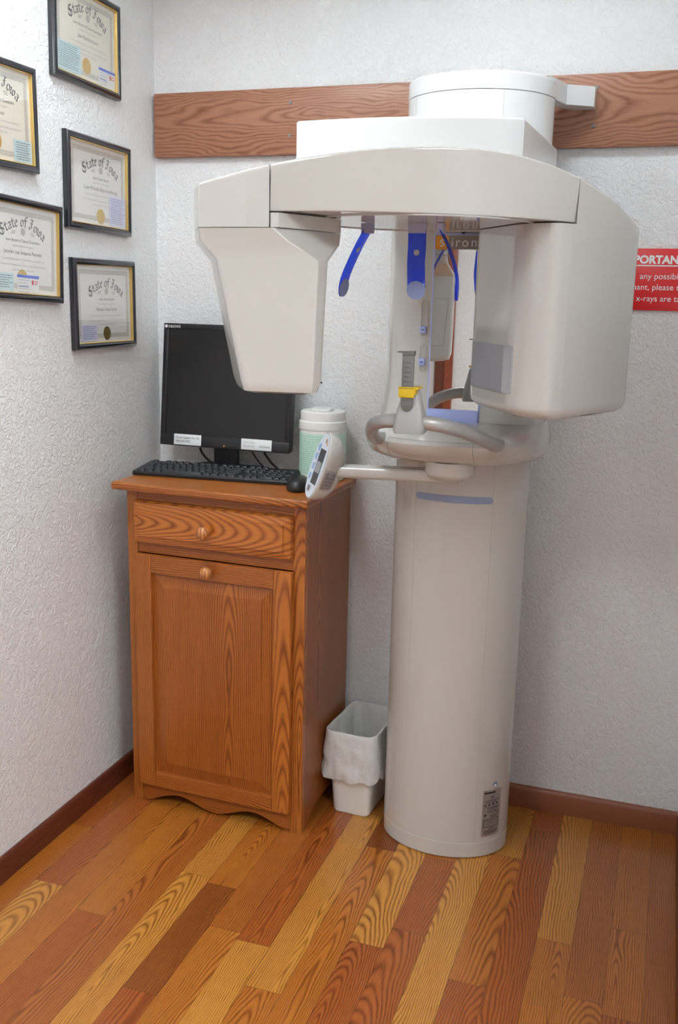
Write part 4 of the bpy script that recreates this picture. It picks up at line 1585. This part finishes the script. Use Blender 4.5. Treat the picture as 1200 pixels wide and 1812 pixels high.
def certificate(label, y0, z0, roll, lines, seal, cards, paper, shift=0.010, skew=0.0):
    t = thing('framed_certificate', label, 'framed certificate', (0, y0, z0), 0, 'framed certificates on the left wall')
    t.rotation_euler = (0, 0, 0)
    cr, sr = cos(roll), sin(roll)

    def G(d):
        # (u to the right seen from the room, w up) -> local, d out of the wall
        return lambda u, w: (d, u * cr - w * sr, u * sr + w * cr)

    def rbox(mb, u0, u1, w0, w1, d0, d1, bev=0.0):
        k = MB().box((d0, u0, w0), (d1, u1, w1), bev)
        mb.add([(x, u * cr - w * sr, u * sr + w * cr) for x, u, w in k.v], k.f)
        return mb
    W2, H2 = FW / 2, FH / 2
    # moulding swept round with mitred corners

    def sweep(prof, mat, name):
        lps = []
        for sx, sy in ((1, 1), (-1, 1), (-1, -1), (1, -1), (1, 1)):
            lps.append([G(d)(sx * (W2 - i), sy * (H2 - i)) for i, d in prof])
        return build(name, MB().loft(lps, False, False), mat, t, ang=30)
    fr = sweep([(0, .001), (0, .011), (.002, .0145), (.006, .0175), (.010, .018), (.0135, .016), (.0150, .0125), (.0150, .004)], M['frame_black'], 'frame')
    sweep([(.0150, .0125), (.0155, .0138), (.0168, .0130), (.0174, .0105), (.0174, .006)], M['gold'], 'gold_lip')
    build('backing', rbox(MB(), -W2 + .003, W2 - .003, -H2 + .003, H2 - .003, .001, .0045), M['paper'], t)
    ce = build('certificate', rbox(MB(), -W2 + .016, W2 - .016, -H2 + .016, H2 - .016, .0047, .0060), paper, t)
    f1 = G(.0063)
    f2 = G(.0066)
    PW, PH = W2 - .0195, H2 - .0195
    # guilloche border
    mb = MB()
    bo, bi = .008, .0185
    for a, b, c, d in ((-PW + bo, -PH + bo, PW - bo, -PH + bi), (-PW + bo, PH - bi, PW - bo, PH - bo), (-PW + bo, -PH + bi, -PW + bi, PH - bi), (PW - bi, -PH + bi, PW - bo, PH - bi)):
        quad(mb, f1, a, b, c, d)
    bd = build('printed_border', mb, M['ink_tan'], ce, flat=True)
    mb = MB()
    st = .004
    x = -PW + bo + .001
    while x < PW - bo - .002:
        for w in (-PH + bo, PH - bi):
            quad(mb, f2, x, w + .0012, x + .0012, w + .0093)
        x += st
    y = -PH + bi + .001
    while y < PH - bi - .002:
        for u in (-PW + bo, PW - bi):
            quad(mb, f2, u + .0012, y, u + .0093, y + .0012)
        y += st
    build('border_pattern', mb, M['paper'], bd, flat=True)
    # title on an arch
    mb = MB()
    sh = shift
    ty_ = lines[0][1] + .0345

    def arch(x, y):
        R_ = .118
        th = x / R_
        return f1(sh + (R_ + y) * sin(th), ty_ - (R_ * (1 - cos(th))) + y * cos(th))
    blackletter(mb, 'State of Iowa', .0265, arch)
    for s_ in (-1, 1):
        for j in range(3):
            quad(mb, f1, sh + s_ * (.026 + .002 * j), ty_ - .012 - .003 * j, sh + s_ * (.040 + .002 * j), ty_ - .0112 - .003 * j)
    for sz, w, tx_ in lines:
        if sz >= .0085:
            put_text(mb, tx_, sz, lambda x, y: f1(sh + x, w + y), 'C')
    build('printed_text', mb, M['ink'], ce, flat=True)
    mb = MB()
    disc(mb, f1, sh, ty_ - .011, .0088, 24)
    es = build('embossed_seal', mb, M['ink_tan'], ce, flat=True)
    mb = MB()
    for sz, w, tx_ in lines:
        if sz < .0085:
            put_text(mb, tx_, sz, lambda x, y: f1(sh + x, w + y), 'C')
    mb2 = mb
    build('small_print', mb2, M['ink_light'], ce, flat=True)
    if seal:
        su, sw, sr_, mt = seal
        mb = MB()
        n = 48
        mb.loft([[G(.0063)(su + sr_ * (1 + (.04 if i % 2 else 0)) * cos(2 * pi * i / n), sw + sr_ * (1 + (.04 if i % 2 else 0)) * sin(2 * pi * i / n)) for i in range(n)],
                 [G(.0068)(su + sr_ * .97 * cos(2 * pi * i / n), sw + sr_ * .97 * sin(2 * pi * i / n)) for i in range(n)]], False, True)
        build('foil_seal', mb, mt, ce, ang=20, label='gold foil seal' if mt is M['seal_gold'] else 'dark olive foil seal')
    for cu0, cw0, cu1, cw1, kind in cards:
        mt = {'blue': 'card_blue', 'lilac': 'card_lilac', 'white': 'sticker'}[kind]
        cd_ = build('card', rbox(MB(), cu0, cu1, cw0, cw1, .0070, .0076), M[mt], t, label={'blue': 'pale blue card', 'lilac': 'pale lilac card', 'white': 'white card with a blue top band'}[kind])
        f3 = G(.0079)
        ww = cu1 - cu0
        mb = MB()
        if kind == 'white':
            quad(mb, f3, cu0, cw1 - .0065, cu1, cw1)
            quad(mb, f3, cu0 + .004, cw1 - .027, cu0 + ww * .5, cw1 - .0255)
            build('card_band', mb, M['card_band'], cd_, flat=True, label='blue band')
            mb = MB()
            disc(mb, f3, cu0 + ww * .70, cw1 - .0155, .0042, 12, .0062)
            quad(mb, f3, cu0 + ww * .78, cw1 - .014, cu0 + ww * .95, cw1 - .012)
            quad(mb, f3, cu0 + ww * .78, cw1 - .019, cu0 + ww * .93, cw1 - .017)
            build('card_emblem', mb, M['ink_red'], cd_, flat=True)
            mb = MB()
            for j in range(5):
                quad(mb, f3, cu0 + .004, cw1 - .012 - j * .0065, cu0 + ww * rng.uniform(.4, .6), cw1 - .0108 - j * .0065)
            build('card_print', mb, M['ink_light'], cd_, flat=True)
        else:
            w = cw1 - .006
            while w > cw0 + .004:
                x = cu0 + .004 + rng.uniform(0, .006)
                end = cu1 - .004 - rng.uniform(0, ww * .2)
                while x < end:
                    l_ = rng.uniform(.004, .012)
                    quad(mb, f3, x, w, min(x + l_, end), w + .0014)
                    x += l_ + .0018
                w -= .0050
            build('card_print', mb, M['ink'] if kind == 'blue' else M['ink_blue'], cd_, flat=True)
    build('glass_pane', rbox(MB(), -W2 + .0155, W2 - .0155, -H2 + .0155, H2 - .0155, .0085, .0100), M['glass'], t)
    return t


EX = 'Iowa Board of Dental Examiners'
DB = 'Iowa Dental Board'
P1 = (.0052, .0, 'Dental Hygiene')


def lset(board_, name, w0=.017, nsz=.0115):
    return [(.0095, w0, board_), (.006, w0 - .0105, 'hereby authorizes and registers'), (nsz, w0 - .0265, name), (.0058, w0 - .040, 'To practice dental hygiene in the State of Iowa as provided by law'),
            (.0058, w0 - .0525, 'Under seal of this Board and until the terms of this board are thereby'), (.0056, w0 - .063, 'Iowa Dental Office of date, 2012')]


certificate('topmost black framed certificate, blue card and gold seal along its bottom, nearest the ceiling', -.344, 1.9897, -.0234,
            lset(EX, 'Jean Bockhaumann', .0235), (.001, -.062, .0185, M['seal_gold']), [(-.123, -.090, -.026, -.028, 'blue'), (.052, -.0925, .128, -.051, 'white')], M['paper_cream'], .010)
certificate('black framed certificate cut off by the left edge, blue card in its lower right corner', -.7102, 1.764, .0023,
            lset(EX, 'Aldas Mossi', .0235), (.004, -.058, .0195, M['seal_gold']), [(.064, -.0925, .128, -.047, 'blue')], M['paper_cream'], .010)
certificate('black framed certificate cut off by the left edge, white card over its gold seal', -.63, 1.4813, -.042,
            lset(EX, 'Jennifer Lee Simpson Parmely', .0165), (-.003, -.062, .0185, M['seal_gold']), [(-.115, -.0925, -.036, -.054, 'blue'), (-.024, -.0925, .057, -.0545, 'white')], M['paper'], .002)
certificate('black framed certificate with pale lilac card overlapping its lower right corner', -.3078, 1.6532, -.0215,
            lset(DB, 'Luan Michelle Betz Arachkings', .0145, .0125), (.009, -.0735, .0185, M['seal_gold']), [(.048, -.0925, .128, -.019, 'lilac')], M['paper'], .012)
certificate('lowest black framed certificate, dark olive seal, above the oak cabinet', -.2962, 1.361, .0005,
            lset(DB, 'Madelon Noel Zepke', .0095), (.010, -.0745, .0175, M['seal_olive']), [(-.112, -.0925, -.037, -.051, 'lilac')], M['paper'], .012)

# ------------------------------------------------------------------ red warning sign
sg = thing('warning_sign', 'red warning sign with white lettering on the back wall right of the machine', 'sign', (1.365, 0, 1.452), 0)
build('sign_plate', MB().prism(rrect(-.150, -.0735, .150, .0735, .002, 2), 'y', -.0045, -.0008, .0006), M['sign_red'], sg)
FY = -.0050
mb = MB()


def sfn(ox, oz):
    return lambda x, y: (ox + x, FY, oz + y)


def anchored(pre, rest_, size, xanchor, z, xs=1.0):
    """place a line so that `rest_` begins at world x = xanchor"""
    full = text_mesh(pre + rest_, size)
    w_full, w_rest = full[2], text_mesh(rest_, size)[2]
    put_text(mb, pre + rest_, size, lambda x, y: (xanchor - 1.365 + (x - (w_full - w_rest)) * xs, FY, z - 1.452 + y))


put_text(mb, 'IMPORTANT', .0262, lambda x, y: (x * 1.0 - .008, FY, 1.4905 - 1.452 + y), 'C', bold=.0011)
build('heading', mb, M['white_ink'], sg, flat=True)
mb = MB()
quad(mb, sfn(0, 0), -.135, 1.4835 - 1.452, .135, 1.4865 - 1.452)
build('rule', mb, M['white_ink'], sg, flat=True)
mb = MB()
anchored('If there is  ', 'any possibility you', .0203, 1.327, 1.4535)
anchored('are pregnant, ', 'please tell us', .0203, 1.3575, 1.4275)
anchored('before ', 'x-rays are taken.', .0203, 1.3225, 1.4005)
build('lettering', mb, M['white_ink'], sg, flat=True)

# ------------------------------------------------------------------ behind the camera, seen only in the machine's mirror
struct(build('trim_1', MB().box((.066, YB, 0.0), (.118, YB + .022, 2.12), .003), M['trim'], grain='z', col=srgb(150, 76, 46)))
struct(build('door_1', MB().box((.003, YB, 0.0), (.0655, YB + .012, 2.05), .002), M['trim'], grain='z', col=srgb(112, 60, 38)))
